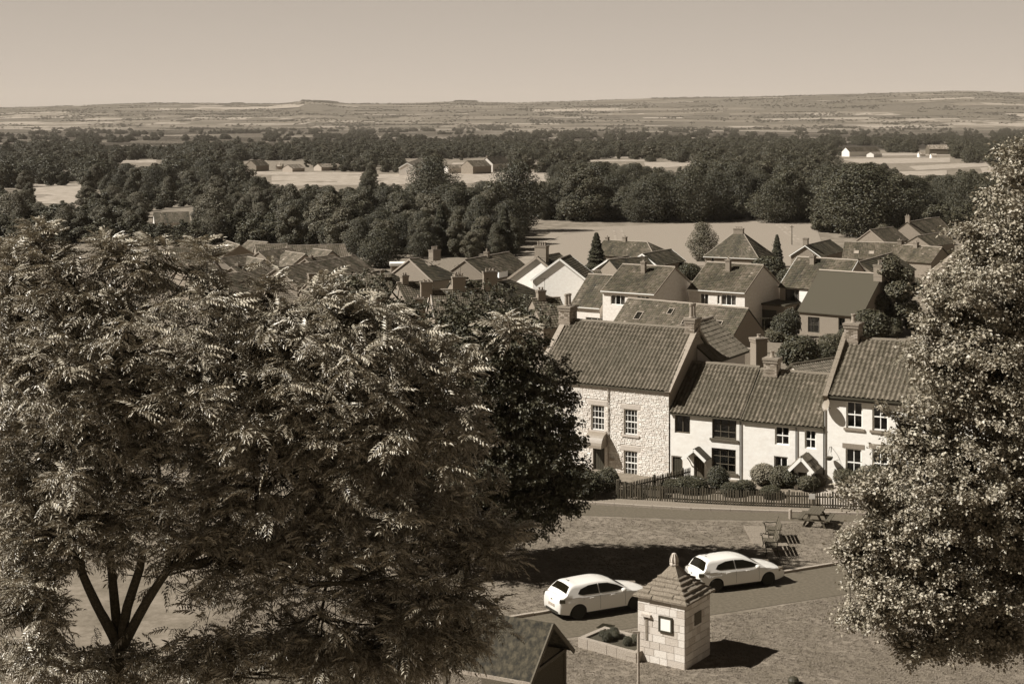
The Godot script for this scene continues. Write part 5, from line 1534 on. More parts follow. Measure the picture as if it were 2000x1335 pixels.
func make_near_trees() -> void:
	# the ash in the lower left, rooted on the slope below the camera
	var fr := [frond_mesh(1), frond_mesh(2), frond_mesh(3), frond_mesh(4)]
	rng.seed = 21
	var o := thing("ash_tree", "big feathery leaved ash tree filling the lower left, its trunk forking low", "tree", Vector3.ZERO)
	var root := Vector3(-3.05, gd(12.0) - 0.3, -12.0)
	near_tree(o, root, [deep(234, 1270, 12.0), deep(160, 1120, 11.9), deep(212, 1080, 12.2), deep(268, 1070, 12.0), deep(330, 1110, 11.9)], 0.08, 12.0, [
		[310, 735, 320, 185, 1.0, 380], [90, 800, 220, 260, 1.0, 300], [640, 760, 260, 190, 0.9, 300], [470, 860, 330, 200, 1.0, 330], [160, 580, 170, 90, 0.5, 80], [760, 900, 220, 180, 0.9, 220], [830, 740, 130, 80, 0.5, 50],
		[120, 1010, 180, 130, 0.8, 120], [420, 1060, 260, 120, 0.9, 140], [720, 1090, 230, 110, 0.8, 130], [930, 1060, 130, 60, 0.4, 36], [40, 1180, 120, 120, 0.7, 80], [60, 600, 120, 140, 0.6, 70], [620, 1230, 200, 80, 0.6, 60], [180, 1310, 220, 50, 0.7, 70], [450, 1290, 200, 60, 0.6, 55], [850, 1190, 120, 60, 0.6, 60], [800, 1270, 130, 50, 0.6, 60], [690, 1300, 150, 40, 0.6, 55], [920, 1240, 70, 40, 0.4, 14], [520, 655, 170, 60, 0.5, 60], [75, 475, 13, 45, 0.12, 8], [205, 490, 15, 35, 0.12, 7], [235, 505, 12, 40, 0.12, 7], [120, 515, 14, 40, 0.12, 7], [300, 515, 16, 40, 0.12, 8], [395, 520, 13, 50, 0.12, 9], [408, 580, 13, 50, 0.12, 9], [20, 540, 18, 50, 0.12, 8], [520, 560, 16, 40, 0.12, 7], [640, 585, 18, 35, 0.12, 7], [700, 620, 20, 30, 0.12, 6], [1000, 640, 40, 18, 0.15, 8]], 5, 9, fr, M.leaf_gloss, 300, 0.27, 0.0045)
	# the tree of small leaves on the right
	var sp := [sprig_mesh(31, 26, 0.055, 0.04, 0.3, 0.13, 0.34), sprig_mesh(32, 26, 0.05, 0.038, 0.3, 0.12, 0.30), sprig_mesh(33, 24, 0.058, 0.042, 0.28, 0.15, 0.42)]
	rng.seed = 41
	o = thing("small_leaved_tree", "tall pale tree with dense small leaves at the right edge", "tree", Vector3.ZERO)
	root = Vector3(7.4, gd(20.0) - 0.3, -20.0)
	near_tree(o, root, [deep(2090, 1200, 20.0), deep(2060, 1000, 20.0), deep(1990, 1130, 20.0)], 0.2, 20.0, [
		[1990, 420, 75, 110, 0.8, 90], [1965, 570, 130, 110, 1.2, 170], [1980, 740, 160, 140, 1.3, 220], [1865, 745, 90, 120, 0.8, 120], [1840, 1000, 140, 150, 1.1, 230], [1960, 950, 160, 180, 1.3, 230], [1760, 1120, 100, 110, 0.7, 130], [1870, 1190, 160, 95, 1.0, 210], [1710, 1040, 55, 90, 0.4, 50], [2080, 700, 180, 350, 1.2, 250], [2080, 1120, 150, 150, 1.1, 130], [1795, 880, 65, 80, 0.5, 46], [1860, 600, 60, 70, 0.5, 50], [1900, 480, 40, 50, 0.3, 22], [1822, 700, 45, 35, 0.3, 18], [1768, 835, 30, 40, 0.3, 14], [1690, 960, 40, 30, 0.3, 16], [1665, 1080, 28, 40, 0.3, 14], [1690, 1200, 50, 30, 0.3, 18], [1800, 1270, 60, 25, 0.3, 16], [1930, 1260, 70, 40, 0.4, 26], [1985, 320, 22, 40, 0.2, 12]], 6, 6, sp, M.leaf_pale, 0, 0.3, 0.008)
	# the broad dark tree standing on the green
	sp = [sprig_mesh(51, 16, 0.17, 0.12, 0.55, 0.03, 0.075), sprig_mesh(52, 16, 0.16, 0.11, 0.5, 0.035, 0.085)]
	rng.seed = 61
	o = thing("sycamore_tree", "broad dark tree on the green shading the grass beside the stone house", "tree", Vector3.ZERO)
	root = at(900, 1137)
	near_tree(o, root - Vector3(0, 0.3, 0), [root + Vector3(0.3, 2.6, -0.5), root + Vector3(1.0, 4.2, -0.9), root + Vector3(-0.8, 4.0, -0.9)], 0.36, 68.0, [
		[960, 650, 120, 95, 2.6, 280], [1030, 790, 105, 140, 3.0, 420], [860, 760, 170, 180, 3.4, 480], [1060, 900, 85, 95, 2.8, 270], [930, 920, 170, 120, 3.6, 480], [790, 900, 140, 150, 3.0, 300], [990, 1010, 120, 70, 2.8, 220], [690, 610, 120, 75, 2.5, 160], [1110, 970, 35, 40, 1.5, 40]], 5, 4, sp, M.leaf, 0, 0.5, 0.03)

# ---------------------------------------------------------------- cars
func lin(x: float, t: Array) -> float:      # value on a polyline of [x, y] points, smoothed
	if x <= t[0][0]: return t[0][1]
	for i in range(1, t.size()):
		if x <= t[i][0]:
			var k: float = (x - t[i - 1][0]) / (t[i][0] - t[i - 1][0])
			var p0: float = t[maxi(i - 2, 0)][1]; var p3: float = t[mini(i + 1, t.size() - 1)][1]
			return cubic_interpolate(t[i - 1][1], t[i][1], p0, p3, k)
	return t[-1][1]
func car(label: String, rear: Vector3, yaw: float, roofs: Array, belts: Array, paint: Material, size := 1.0) -> void:
	var turn := Basis(Vector3.UP, yaw)
	var o := thing("parked_car", label, "car", rear - turn * Vector3(0.75, 0, 0.8) + Vector3(0, 0.012, 0), yaw, "white cars parked by the green")
	o.scale = Vector3(size * 0.99, size * 0.945, size * 0.96)
	var halfw := func(x: float) -> float: return 0.885 * (1.0 - 0.28 * pow(absf(x - 2.14) / 2.2, 6.0))
	var bottom := func(x: float) -> float:
		var y := 0.2 + 0.1 * pow(absf(x - 2.14) / 2.16, 8.0)
		for c in [0.75, 3.42]:
			var dx: float = x - c
			if absf(dx) < 0.37: y = maxf(y, 0.3 + sqrt(maxf(0.137 - dx * dx, 0.0)))
		return y
	var zside := func(x: float, y: float) -> float: return halfw.call(x) * (1.0 - 0.32 * pow(absf(y - 0.6), 2.0) - (0.02 if y > 0.78 else 0.0))
	var xs := []
	for k in 88: xs.append(4.3 * k / 87.0)
	var ring := func(x: float) -> Array:
		var r := []
		var yb: float = bottom.call(x); var yt: float = lin(x, belts)
		for k in 8:
			var y := lerpf(yb, yt - 0.04, k / 7.0)
			var lean := (0.07 * (1.0 - pow((y - 0.55) / 0.5, 2.0)))
			var xx := x
			if x < 0.25: xx = x - lean * (1.0 - x / 0.25)
			elif x > 4.05: xx = x + lean * (x - 4.05) / 0.25
			r.append(Vector3(xx, y, zside.call(x, y)))
		for k in 5:
			var t := k / 4.0
			r.append(Vector3(x, yt - 0.012 + 0.06 * sin(t * PI / 2.0), zside.call(x, yt) * (0.97 - 0.97 * t)))
		return r
	var mb := MB.new()
	for i in xs.size() - 1:
		var a: Array = ring.call(xs[i]); var b: Array = ring.call(xs[i + 1])
		for k in a.size() - 1:
			mb.quad(a[k], b[k], b[k + 1], a[k + 1])
			var m := func(v: Vector3): return Vector3(v.x, v.y, -v.z)
			mb.quad(m.call(b[k]), m.call(a[k]), m.call(a[k + 1]), m.call(b[k + 1]))
	for e in [0, 1]:
		var a: Array = ring.call(xs[0] if e == 0 else xs[-1])
		for k in a.size() - 1:
			var p: Vector3 = a[k]; var q: Vector3 = a[k + 1]
			var mp := Vector3(p.x, p.y, -p.z); var mq := Vector3(q.x, q.y, -q.z)
			if e == 0: mb.quad(mp, p, q, mq)
			else: mb.quad(p, mp, mq, q)
	# cabin
	var zc := func(x: float, y: float) -> float: return minf(0.83 - 0.52 * (y - 0.92), halfw.call(x) * 0.97)
	var cabin := func(x: float) -> Array:
		var r := []
		var y0: float = lin(x, belts) - 0.03; var y1: float = maxf(lin(x, roofs), y0 + 0.01)
		for k in 6:
			var y := lerpf(y0, y1 - minf(0.05, (y1 - y0) * 0.3), k / 5.0)
			r.append(Vector3(x, y, zc.call(x, y)))
		var ze: float = zc.call(x, y1)
		for k in 5:
			var t := k / 4.0
			r.append(Vector3(x, y1 - 0.012 + 0.035 * sin(t * PI / 2.0), (ze - 0.05) * (1.0 - t)))
		return r
	var x0: float = roofs[0][0]; var x1: float = roofs[-1][0]
	for i in 44:
		var a: Array = cabin.call(lerpf(x0, x1, i / 44.0)); var b: Array = cabin.call(lerpf(x0, x1, (i + 1) / 44.0))
		for k in a.size() - 1:
			mb.quad(a[k], b[k], b[k + 1], a[k + 1])
			var m := func(v: Vector3): return Vector3(v.x, v.y, -v.z)
			mb.quad(m.call(b[k]), m.call(a[k]), m.call(a[k + 1]), m.call(b[k + 1]))
	# smooth shading over the shell
	var acc := {}
	for i in mb.v.size():
		var key := Vector3i((mb.v[i] * 500.0).round())
		acc[key] = acc.get(key, Vector3.ZERO) + mb.n[i]
	for i in mb.v.size():
		var s: Vector3 = acc[Vector3i((mb.v[i] * 500.0).round())].normalized()
		if s.dot(mb.n[i]) > 0.6: mb.n[i] = s
	build(mb, "body", paint, o)
	# side glass
	for s in [-1, 1]:
		for part in [[[0.74, 1.06], [0.9, 1.22], [1.3, 1.325], [1.72, 1.345], [1.72, 0.985], [0.95, 1.0]], [[1.76, 0.983], [1.76, 1.345], [2.2, 1.315], [2.62, 1.18], [2.98, 0.995], [2.9, 0.968]]]:
			var g := MB.new()
			var c := Vector2.ZERO
			for p in part: c += Vector2(p[0], p[1]) / part.size()
			for k in part.size():
				var p: Array = part[k]; var q: Array = part[(k + 1) % part.size()]
				var f := func(x: float, y: float): return Vector3(x, y, s * (zc.call(x, y) + 0.012))
				for d in 3:
					var t0 := d / 3.0; var t1 := (d + 1) / 3.0
					var a := c.lerp(Vector2(p[0], p[1]), t0); var b := c.lerp(Vector2(q[0], q[1]), t0); var a2 := c.lerp(Vector2(p[0], p[1]), t1); var b2 := c.lerp(Vector2(q[0], q[1]), t1)
					g.quad(f.call(a.x, a.y), f.call(b.x, b.y), f.call(b2.x, b2.y), f.call(a2.x, a2.y))
			build(g, "side_window", M.car_glass, o)
		var hb := MB.new()
		for hx in [1.35, 2.35]: hb.box(Vector3(hx, 0.845, s * (zside.call(hx, 0.845) + 0.012)), Vector3(0.19, 0.03, 0.035))
		build(hb, "door_handle", paint, o)
		var mr := MB.new()
		mr.lathe(Vector3(2.82, 0.98, s * 0.93), [[0.03, -0.07], [0.09, -0.05], [0.11, 0.0], [0.1, 0.06], [0.04, 0.09]], 10)
		mr.box(Vector3(2.84, 0.95, s * 0.84), Vector3(0.06, 0.04, 0.14))
		build(mr, "wing_mirror", paint, o)
		var tl := MB.new()
		tl.box(Vector3(0.1, 0.83, s * 0.63), Vector3(0.24, 0.15, 0.3), Basis(Vector3.UP, s * -0.5))
		build(tl, "tail_light", M.lamp_red, o)
		var hl := MB.new()
		hl.box(Vector3(4.1, 0.68, s * 0.64), Vector3(0.34, 0.13, 0.22), Basis(Vector3.UP, s * 0.5))
		build(hl, "headlight", M.lamp_clear, o)
		for c in [0.75, 3.42]:
			var w := MB.new()
			var pr := [[0.2, -0.1], [0.3, -0.1], [0.318, -0.07], [0.318, 0.07], [0.3, 0.1], [0.2, 0.1]]
			w.lathe(Vector3.ZERO, pr, 24)
			var wheel := put("wheel", w.mesh(), M.tyre, o, Vector3(c, 0.318, s * 0.77), Basis(Vector3.RIGHT, s * PI / 2.0))
			var rb := MB.new()
			rb.lathe(Vector3(0, 0.06, 0), [[0.2, 0.0], [0.205, 0.02], [0.16, 0.01], [0.05, 0.025], [0.0, 0.025]], 20)
			for k in 5: rb.box(Vector3(cos(TAU * k / 5.0) * 0.12, 0.075, sin(TAU * k / 5.0) * 0.12), Vector3(0.16, 0.03, 0.045), Basis(Vector3.UP, -TAU * k / 5.0))
			build(rb, "rim", M.rim, wheel)
			var ab := MB.new()
			ab.box(Vector3(c, 0.42, s * 0.62), Vector3(0.72, 0.5, 0.16))
			build(ab, "wheel_arch", M.tyre, o)
	for s in [-1, 1]:
		for sx in [0.98, 1.74, 2.92]:
			var sm := MB.new()
			for k in 6:
				var ya := lerpf(0.34, 0.9, k / 6.0); var yb := lerpf(0.34, 0.9, (k + 1) / 6.0)
				if sx < 1.0 and ya < 0.66: continue
				var pa := Vector3(sx, ya, s * (zside.call(sx, ya) + 0.002)); var pb := Vector3(sx, yb, s * (zside.call(sx, yb) + 0.002))
				sm.quad(pa, pa + Vector3(0.011, 0, 0), pb + Vector3(0.011, 0, 0), pb)
			build(sm, "door_gap", M.tyre, o)
		var sk := MB.new()
		sk.box(Vector3(2.08, 0.235, s * 0.83), Vector3(1.9, 0.07, 0.06)); build(sk, "sill_trim", M.tyre, o)
	var an := MB.new()
	an.tube([Vector3(0.75, 1.42, 0), Vector3(0.6, 1.5, 0)], [0.02, 0.006], 6); build(an, "aerial", M.tyre, o)
	an = MB.new()
	an.tube([Vector3(0.19, 1.03, 0.0), Vector3(0.27, 1.1, 0.22)], [0.012, 0.008], 5); build(an, "rear_wiper", M.tyre, o)
	an = MB.new()
	an.lathe(Vector3(-0.06, 0.78, 0), [[0.05, 0.0], [0.05, 0.02]], 10); build(an, "badge", M.rim, o)
	var up_g := MB.new()
	for part in [[roofs[1][0] - 0.24, roofs[1][0] - 0.03], [2.62, 3.02]]:
		for i in 6:
			for k in 6:
				var f := func(x: float, t: float) -> Vector3:
					var y: float = lin(x, roofs)
					return Vector3(x, y + 0.012 + 0.035 * cos((t - 0.5) * PI), (t * 2.0 - 1.0) * (zc.call(x, y) - 0.1))
				var xa := lerpf(part[0], part[1], i / 6.0); var xb := lerpf(part[0], part[1], (i + 1) / 6.0)
				up_g.quad(f.call(xa, (k + 1) / 6.0), f.call(xb, (k + 1) / 6.0), f.call(xb, k / 6.0), f.call(xa, k / 6.0))
	build(up_g, "windscreen", M.car_glass, o)
	var np := MB.new()
	np.box(Vector3(-0.075, 0.56, 0), Vector3(0.02, 0.11, 0.52), Basis(Vector3.FORWARD, 0.1))
	build(np, "number_plate", M.kerb, o)
	np = MB.new()
	np.box(Vector3(0.0, 0.3, 0), Vector3(0.12, 0.12, 1.1))
	build(np, "rear_diffuser", M.tyre, o)
	np = MB.new()
	np.box(Vector3(2.1, 0.28, 0), Vector3(3.9, 0.12, 1.2))
	build(np, "underbody", M.tyre, o)
func make_cars() -> void:
	M.car_paint = flat(0.72, 0.28)
	M.car_paint.clearcoat_enabled = true
	M.car_paint.clearcoat = 0.6
	M.car_paint.clearcoat_roughness = 0.08
	M.car_glass = flat(0.008, 0.06)
	M.tyre = flat(0.015, 0.8)
	M.rim = flat(0.06, 0.4, 0.6)
	M.lamp_red = flat(0.03, 0.15)
	M.lamp_clear = flat(0.2, 0.1, 0.3)
	var belts := [[0.0, 0.94], [0.3, 0.96], [1.2, 0.95], [2.2, 0.93], [3.0, 0.92], [3.4, 0.875], [3.9, 0.79], [4.15, 0.71], [4.3, 0.6]]
	car("white hatchback parked by the kerb, its rear turned to the timber shelter", at(1131, 1210), deg_to_rad(27.0), [[0.12, 0.96], [0.5, 1.35], [0.95, 1.405], [1.6, 1.43], [2.1, 1.405], [2.6, 1.27], [3.0, 1.05], [3.22, 0.93]], belts, M.car_paint)
	car("white hatchback with a roof spoiler parked behind the stone well house", at(1402, 1157), deg_to_rad(22.0), [[0.16, 0.96], [0.42, 1.37], [0.9, 1.43], [1.6, 1.455], [2.1, 1.425], [2.6, 1.285], [3.0, 1.06], [3.24, 0.93]], belts, M.car_paint, 0.96)

# ---------------------------------------------------------------- the stone well house, shelter and small things
func make_well_house() -> void:
	rng.seed = 5
	var S := 1.95
	var e1 := Vector3(0.824, 0, 0.566)          # along the lit face towards the near corner
	var n := Vector3(6.3, 0, -55.92)
	var o := thing("stone_well_house", "small square stone well house with stepped stone roof and carved finial", "well house", n - e1 * S, -atan2(0.566, 0.824))
	# local: x along the lit face, z = 0 at the lit face, back at -S
	var cb := MB.new()
	cb.box(Vector3(S / 2.0, 1.1, -S / 2.0), Vector3(S - 0.06, 2.6, S - 0.06))
	build(cb, "core", M.mortar, o)
	var rows := 9
	var ht := 2.4 / rows
	var variants := [M.stone_tex, M.stone_b, M.stone_c]
	for f in 4:
		var b := Basis(Vector3.UP, PI / 2.0 * f)
		var c := Vector3(S / 2.0, 0, -S / 2.0)
		for i in rows:
			var x := -S / 2.0
			var first := true
			while x < S / 2.0 - 0.01:
				var w := minf(rr(0.3, 0.62), S / 2.0 - x)
				if first: w = 0.26 if i % 2 else 0.5
				if S / 2.0 - x - w < 0.2: w = S / 2.0 - x
				first = false
				var skip := false
				var bx := x + w / 2.0
				if f == 0 and bx - w / 2.0 < -0.28 and bx + w / 2.0 > -0.42 and i >= 3 and i <= 6: skip = false
				var m := MB.new()
				m.lump(Vector3.ZERO, Vector3(w - 0.005, ht - 0.005, 0.08 + rr(-0.004, 0.006)), rr(0.004, 0.008))
				if not skip: put("stone_block", m.mesh(), variants[rng.randi() % 3], o, c + b * Vector3(bx, ht * (i + 0.5), S / 2.0 - 0.02) + Vector3(0, -0.02, 0), b)
				x += w
	# notice frame on the lit face
	var m := MB.new()
	var q := Vector3(S - 0.78, 1.52, 0.05)
	for s in [-1, 1]:
		m.box(q + Vector3(s * 0.25, 0, 0), Vector3(0.06, 0.58, 0.07)); m.box(q + Vector3(0, s * 0.26, 0.001), Vector3(0.44, 0.06, 0.07))
	var nb := build(m, "notice_frame", M.dark_paint, o)
	m = MB.new(); m.box(q + Vector3(0, 0, -0.005), Vector3(0.44, 0.46, 0.03)); build(m, "notice_panel", M.white, nb)
	m = MB.new(); m.box(Vector3(S - 1.58, 1.72, 0.06), Vector3(0.38, 0.1, 0.12)); build(m, "stone_shelf", M.stone_tex, o)
	m = MB.new(); m.box(Vector3(S - 1.58, 1.25, 0.03), Vector3(0.1, 0.86, 0.03)); build(m, "slot_bar", M.dark_stone, o)
	m = MB.new(); m.box(Vector3(S + 0.03, 1.65, -0.95), Vector3(0.05, 0.45, 0.5)); build(m, "side_panel", M.wood, o)
	# stepped stone slates
	var courses := 6
	for i in courses:
		var t := float(i) / courses
		var half := lerpf(1.13, 0.32, t); var nexth := lerpf(1.13, 0.32, (i + 1.25) / courses)
		var y := lerpf(2.36, 3.12, t); var y2 := y + 0.075
		for f in 4:
			var b := Basis(Vector3.UP, PI / 2.0 * f)
			var c := Vector3(S / 2.0, 0, -S / 2.0)
			var x := -half
			while x < half - 0.01:
				var w := minf(rr(0.26, 0.5), half - x)
				if half - x - w < 0.16: w = half - x
				var xa := x; var xb := x + w - 0.01
				var k := nexth / half
				var th := rr(0.06, 0.085)
				var j := rr(-0.015, 0.015)
				var p := [Vector3(xa, y + j, half + j), Vector3(xb, y + j, half + j), Vector3(clampf(xb, -nexth, nexth), y2, nexth), Vector3(clampf(xa, -nexth, nexth), y2, nexth)]
				var mm := MB.new()
				var pts8 := []
				for v in p: pts8.append(c + b * v)
				for v in p: pts8.append(c + b * (v + Vector3(0, th, 0)))
				mm.hexa(pts8)
				build(mm, "roof_slab", [M.dark_stone, M.dark_stone_b, M.dark_stone][rng.randi() % 3], o)
				x += w
	m = MB.new()
	var cc := Vector3(S / 2.0, 0, -S / 2.0)
	m.hexa([cc + Vector3(-0.36, 3.12, 0.36), cc + Vector3(0.36, 3.12, 0.36), cc + Vector3(0.36, 3.12, -0.36), cc + Vector3(-0.36, 3.12, -0.36), cc + Vector3(-0.12, 3.42, 0.12), cc + Vector3(0.12, 3.42, 0.12), cc + Vector3(0.12, 3.42, -0.12), cc + Vector3(-0.12, 3.42, -0.12)])
	build(m, "cap_stone", M.dark_stone, o)
	m = MB.new()
	m.lathe(cc, [[0.1, 3.4], [0.17, 3.44], [0.175, 3.5], [0.12, 3.52], [0.15, 3.56], [0.14, 3.66], [0.1, 3.78], [0.075, 3.86], [0.03, 3.88]], 8)
	build(m, "finial", M.stone_tex, o)
	for k in 8:
		m = MB.new()
		var a := TAU * k / 8.0
		m.tube([cc + Vector3(cos(a) * 0.155, 3.54, sin(a) * 0.155), cc + Vector3(cos(a) * 0.145, 3.68, sin(a) * 0.145), cc + Vector3(cos(a) * 0.08, 3.85, sin(a) * 0.08)], [0.026, 0.022, 0.012], 5)
		build(m, "finial_rib", M.stone_tex, o)
	# stone planter
	var t := thing("stone_planter", "low pale stone planter with dark soil beside the well house", "planter", Vector3(2.57, 0, -58.42), -deg_to_rad(40.0))
	for s in [[1.35, 0.0, 2.7, 0.0], [1.35, -1.5, 2.7, 0.0], [0.1, -0.75, 1.3, PI / 2.0], [2.6, -0.75, 1.3, PI / 2.0]]:
		var cnt := int(s[2] / 0.45)
		for i in cnt:
			for r in 2:
				m = MB.new()
				var bs := Basis(Vector3.UP, s[3])
				m.box(Vector3.ZERO, Vector3(s[2] / cnt - 0.01, 0.19, 0.2 + rr(-0.02, 0.02)))
				put("stone_block", m.mesh(), M.rough_stone, t, Vector3(s[0], 0.08 + 0.195 * r, s[1]) + bs * Vector3((i + 0.5) * s[2] / cnt - s[2] / 2.0, 0, 0), bs)
	m = MB.new(); m.box(Vector3(1.35, 0.15, -0.75), Vector3(2.4, 0.3, 1.3)); build(m, "soil", M.soil, t)
	for k in 9:
		put("plant", shrub_mesh([0, 1, 3][k % 3]), M.leaf, t, Vector3(rr(0.4, 2.3), 0.25, rr(-1.2, -0.3)), Basis(Vector3.UP, rr(0, TAU)).scaled(Vector3.ONE * rr(0.25, 0.5)))
	# pale pole in front
	var pole := thing("sign_pole", "thin pale pole with small cap in front of the well house", "pole", Vector3(4.45, 0, -54.05))
	m = MB.new(); m.tube([Vector3(0, -0.4, 0), Vector3(0, 1.98, 0)], [0.05, 0.05], 10); build(m, "post", M.kerb, pole)
	m = MB.new(); m.box(Vector3(-0.07, 1.99, 0), Vector3(0.26, 0.09, 0.06)); build(m, "sign_arm", M.kerb, pole)
	# timber shelter
	var h := {"x": -2.36, "z": -51.24, "a": 26.4, "L": 3.3, "W": 2.97, "he": 2.0, "hr": 3.24, "gy": 0.0}
	var f2 := house_frame(h)
	var sh := thing("timber_shelter", "open timber shelter with steep dark roof and pale eaves board under the ash", "shelter", f2.origin, -deg_to_rad(26.4))
	for s in [0, 1]:
		var eave := Vector3(0, 1.85, 0.2) if s == 0 else Vector3(0, 1.85, -3.17)
		var ridge := Vector3(0, 3.24, -1.485)
		var d := eave - ridge
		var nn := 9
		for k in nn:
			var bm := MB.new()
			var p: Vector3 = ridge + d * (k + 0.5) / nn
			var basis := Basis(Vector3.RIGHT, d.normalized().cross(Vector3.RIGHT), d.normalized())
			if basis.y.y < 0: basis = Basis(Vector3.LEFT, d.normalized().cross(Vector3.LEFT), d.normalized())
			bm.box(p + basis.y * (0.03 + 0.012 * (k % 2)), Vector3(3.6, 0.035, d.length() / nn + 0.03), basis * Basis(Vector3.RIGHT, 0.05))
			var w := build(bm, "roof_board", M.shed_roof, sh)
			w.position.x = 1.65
	for x in [0.1, 3.2]:
		for z in [-0.1, -2.87]:
			m = MB.new(); m.box(Vector3(x, 0.9, z), Vector3(0.12, 2.2, 0.12)); build(m, "post", M.wood, sh)
	m = MB.new(); m.box(Vector3(1.65, 0.9, -2.8), Vector3(3.1, 2.2, 0.05)); build(m, "back_wall", M.wood, sh)
	m = MB.new(); m.box(Vector3(1.65, 1.83, 0.24), Vector3(3.6, 0.12, 0.03)); build(m, "eaves_board", M.kerb, sh)
	for x in [0.1, 3.2]:
		m = MB.new()
		m.box(Vector3(x, 1.95, -1.485), Vector3(0.1, 0.1, 2.9))
		build(m, "tie_beam", M.wood, sh)
	for x in [-0.13, 3.43]:
		for s in [0, 1]:
			var eave := Vector3(x, 1.83, 0.22) if s == 0 else Vector3(x, 1.83, -3.19)
			var d := Vector3(x, 3.24, -1.485) - eave
			m = MB.new()
			m.box((eave + Vector3(x, 3.24, -1.485)) / 2.0, Vector3(0.05, 0.14, d.length()), Basis(Vector3.RIGHT, d.normalized().cross(Vector3.RIGHT), d.normalized()))
			build(m, "bargeboard", M.wood, sh)
	# dark post by the lower edge
	var bp := thing("litter_post", "short dark post with rounded top on the near verge", "post", at(1550, 1334))
	m = MB.new(); m.lathe(Vector3.ZERO, [[0.2, -0.5], [0.2, 0.12], [0.16, 0.2], [0.05, 0.25]], 12); build(m, "post", M.dark_paint, bp)
func bench(label: String, pos: Vector3, yaw: float) -> void:     # local: x along the bench, front to +z
	var o := thing("park_bench", label, "bench", pos, yaw, "iron ended benches on the green")
	var L := 1.55
	for k in 5:
		var m := MB.new(); m.box(Vector3(0, 0.44 + (0.01 if k == 0 else 0.0), 0.2 - 0.1 * k), Vector3(L, 0.03, 0.085)); build(m, "seat_slat", M.old_wood, o)
	for k in 3:
		var m := MB.new(); m.box(Vector3(0, 0.56 + 0.14 * k, -0.27 - 0.04 * k), Vector3(L, 0.1, 0.03), Basis(Vector3.RIGHT, -0.25)); build(m, "back_slat", M.old_wood, o)
	for s in [-1, 1]:
		var x: float = s * (L / 2.0 - 0.06)
		var m := MB.new()
		m.tube([Vector3(x, 0, 0.28), Vector3(x, 0.2, 0.22), Vector3(x, 0.42, 0.26), Vector3(x, 0.62, 0.3), Vector3(x, 0.68, 0.24), Vector3(x, 0.64, 0.05), Vector3(x, 0.68, -0.25)], [0.028, 0.022, 0.024, 0.024, 0.028, 0.024, 0.022], 6)
		m.tube([Vector3(x, 0.6, 0.3), Vector3(x, 0.6, 0.37), Vector3(x, 0.67, 0.37), Vector3(x, 0.69, 0.3)], [0.02, 0.02, 0.02, 0.02], 6)
		m.tube([Vector3(x, 0, -0.36), Vector3(x, 0.22, -0.28), Vector3(x, 0.45, -0.24), Vector3(x, 0.72, -0.3), Vector3(x, 0.95, -0.38)], [0.028, 0.022, 0.026, 0.022, 0.014], 6)
		m.box(Vector3(x, 0.41, -0.02), Vector3(0.04, 0.04, 0.5))
		build(m, "iron_end", M.iron, o)
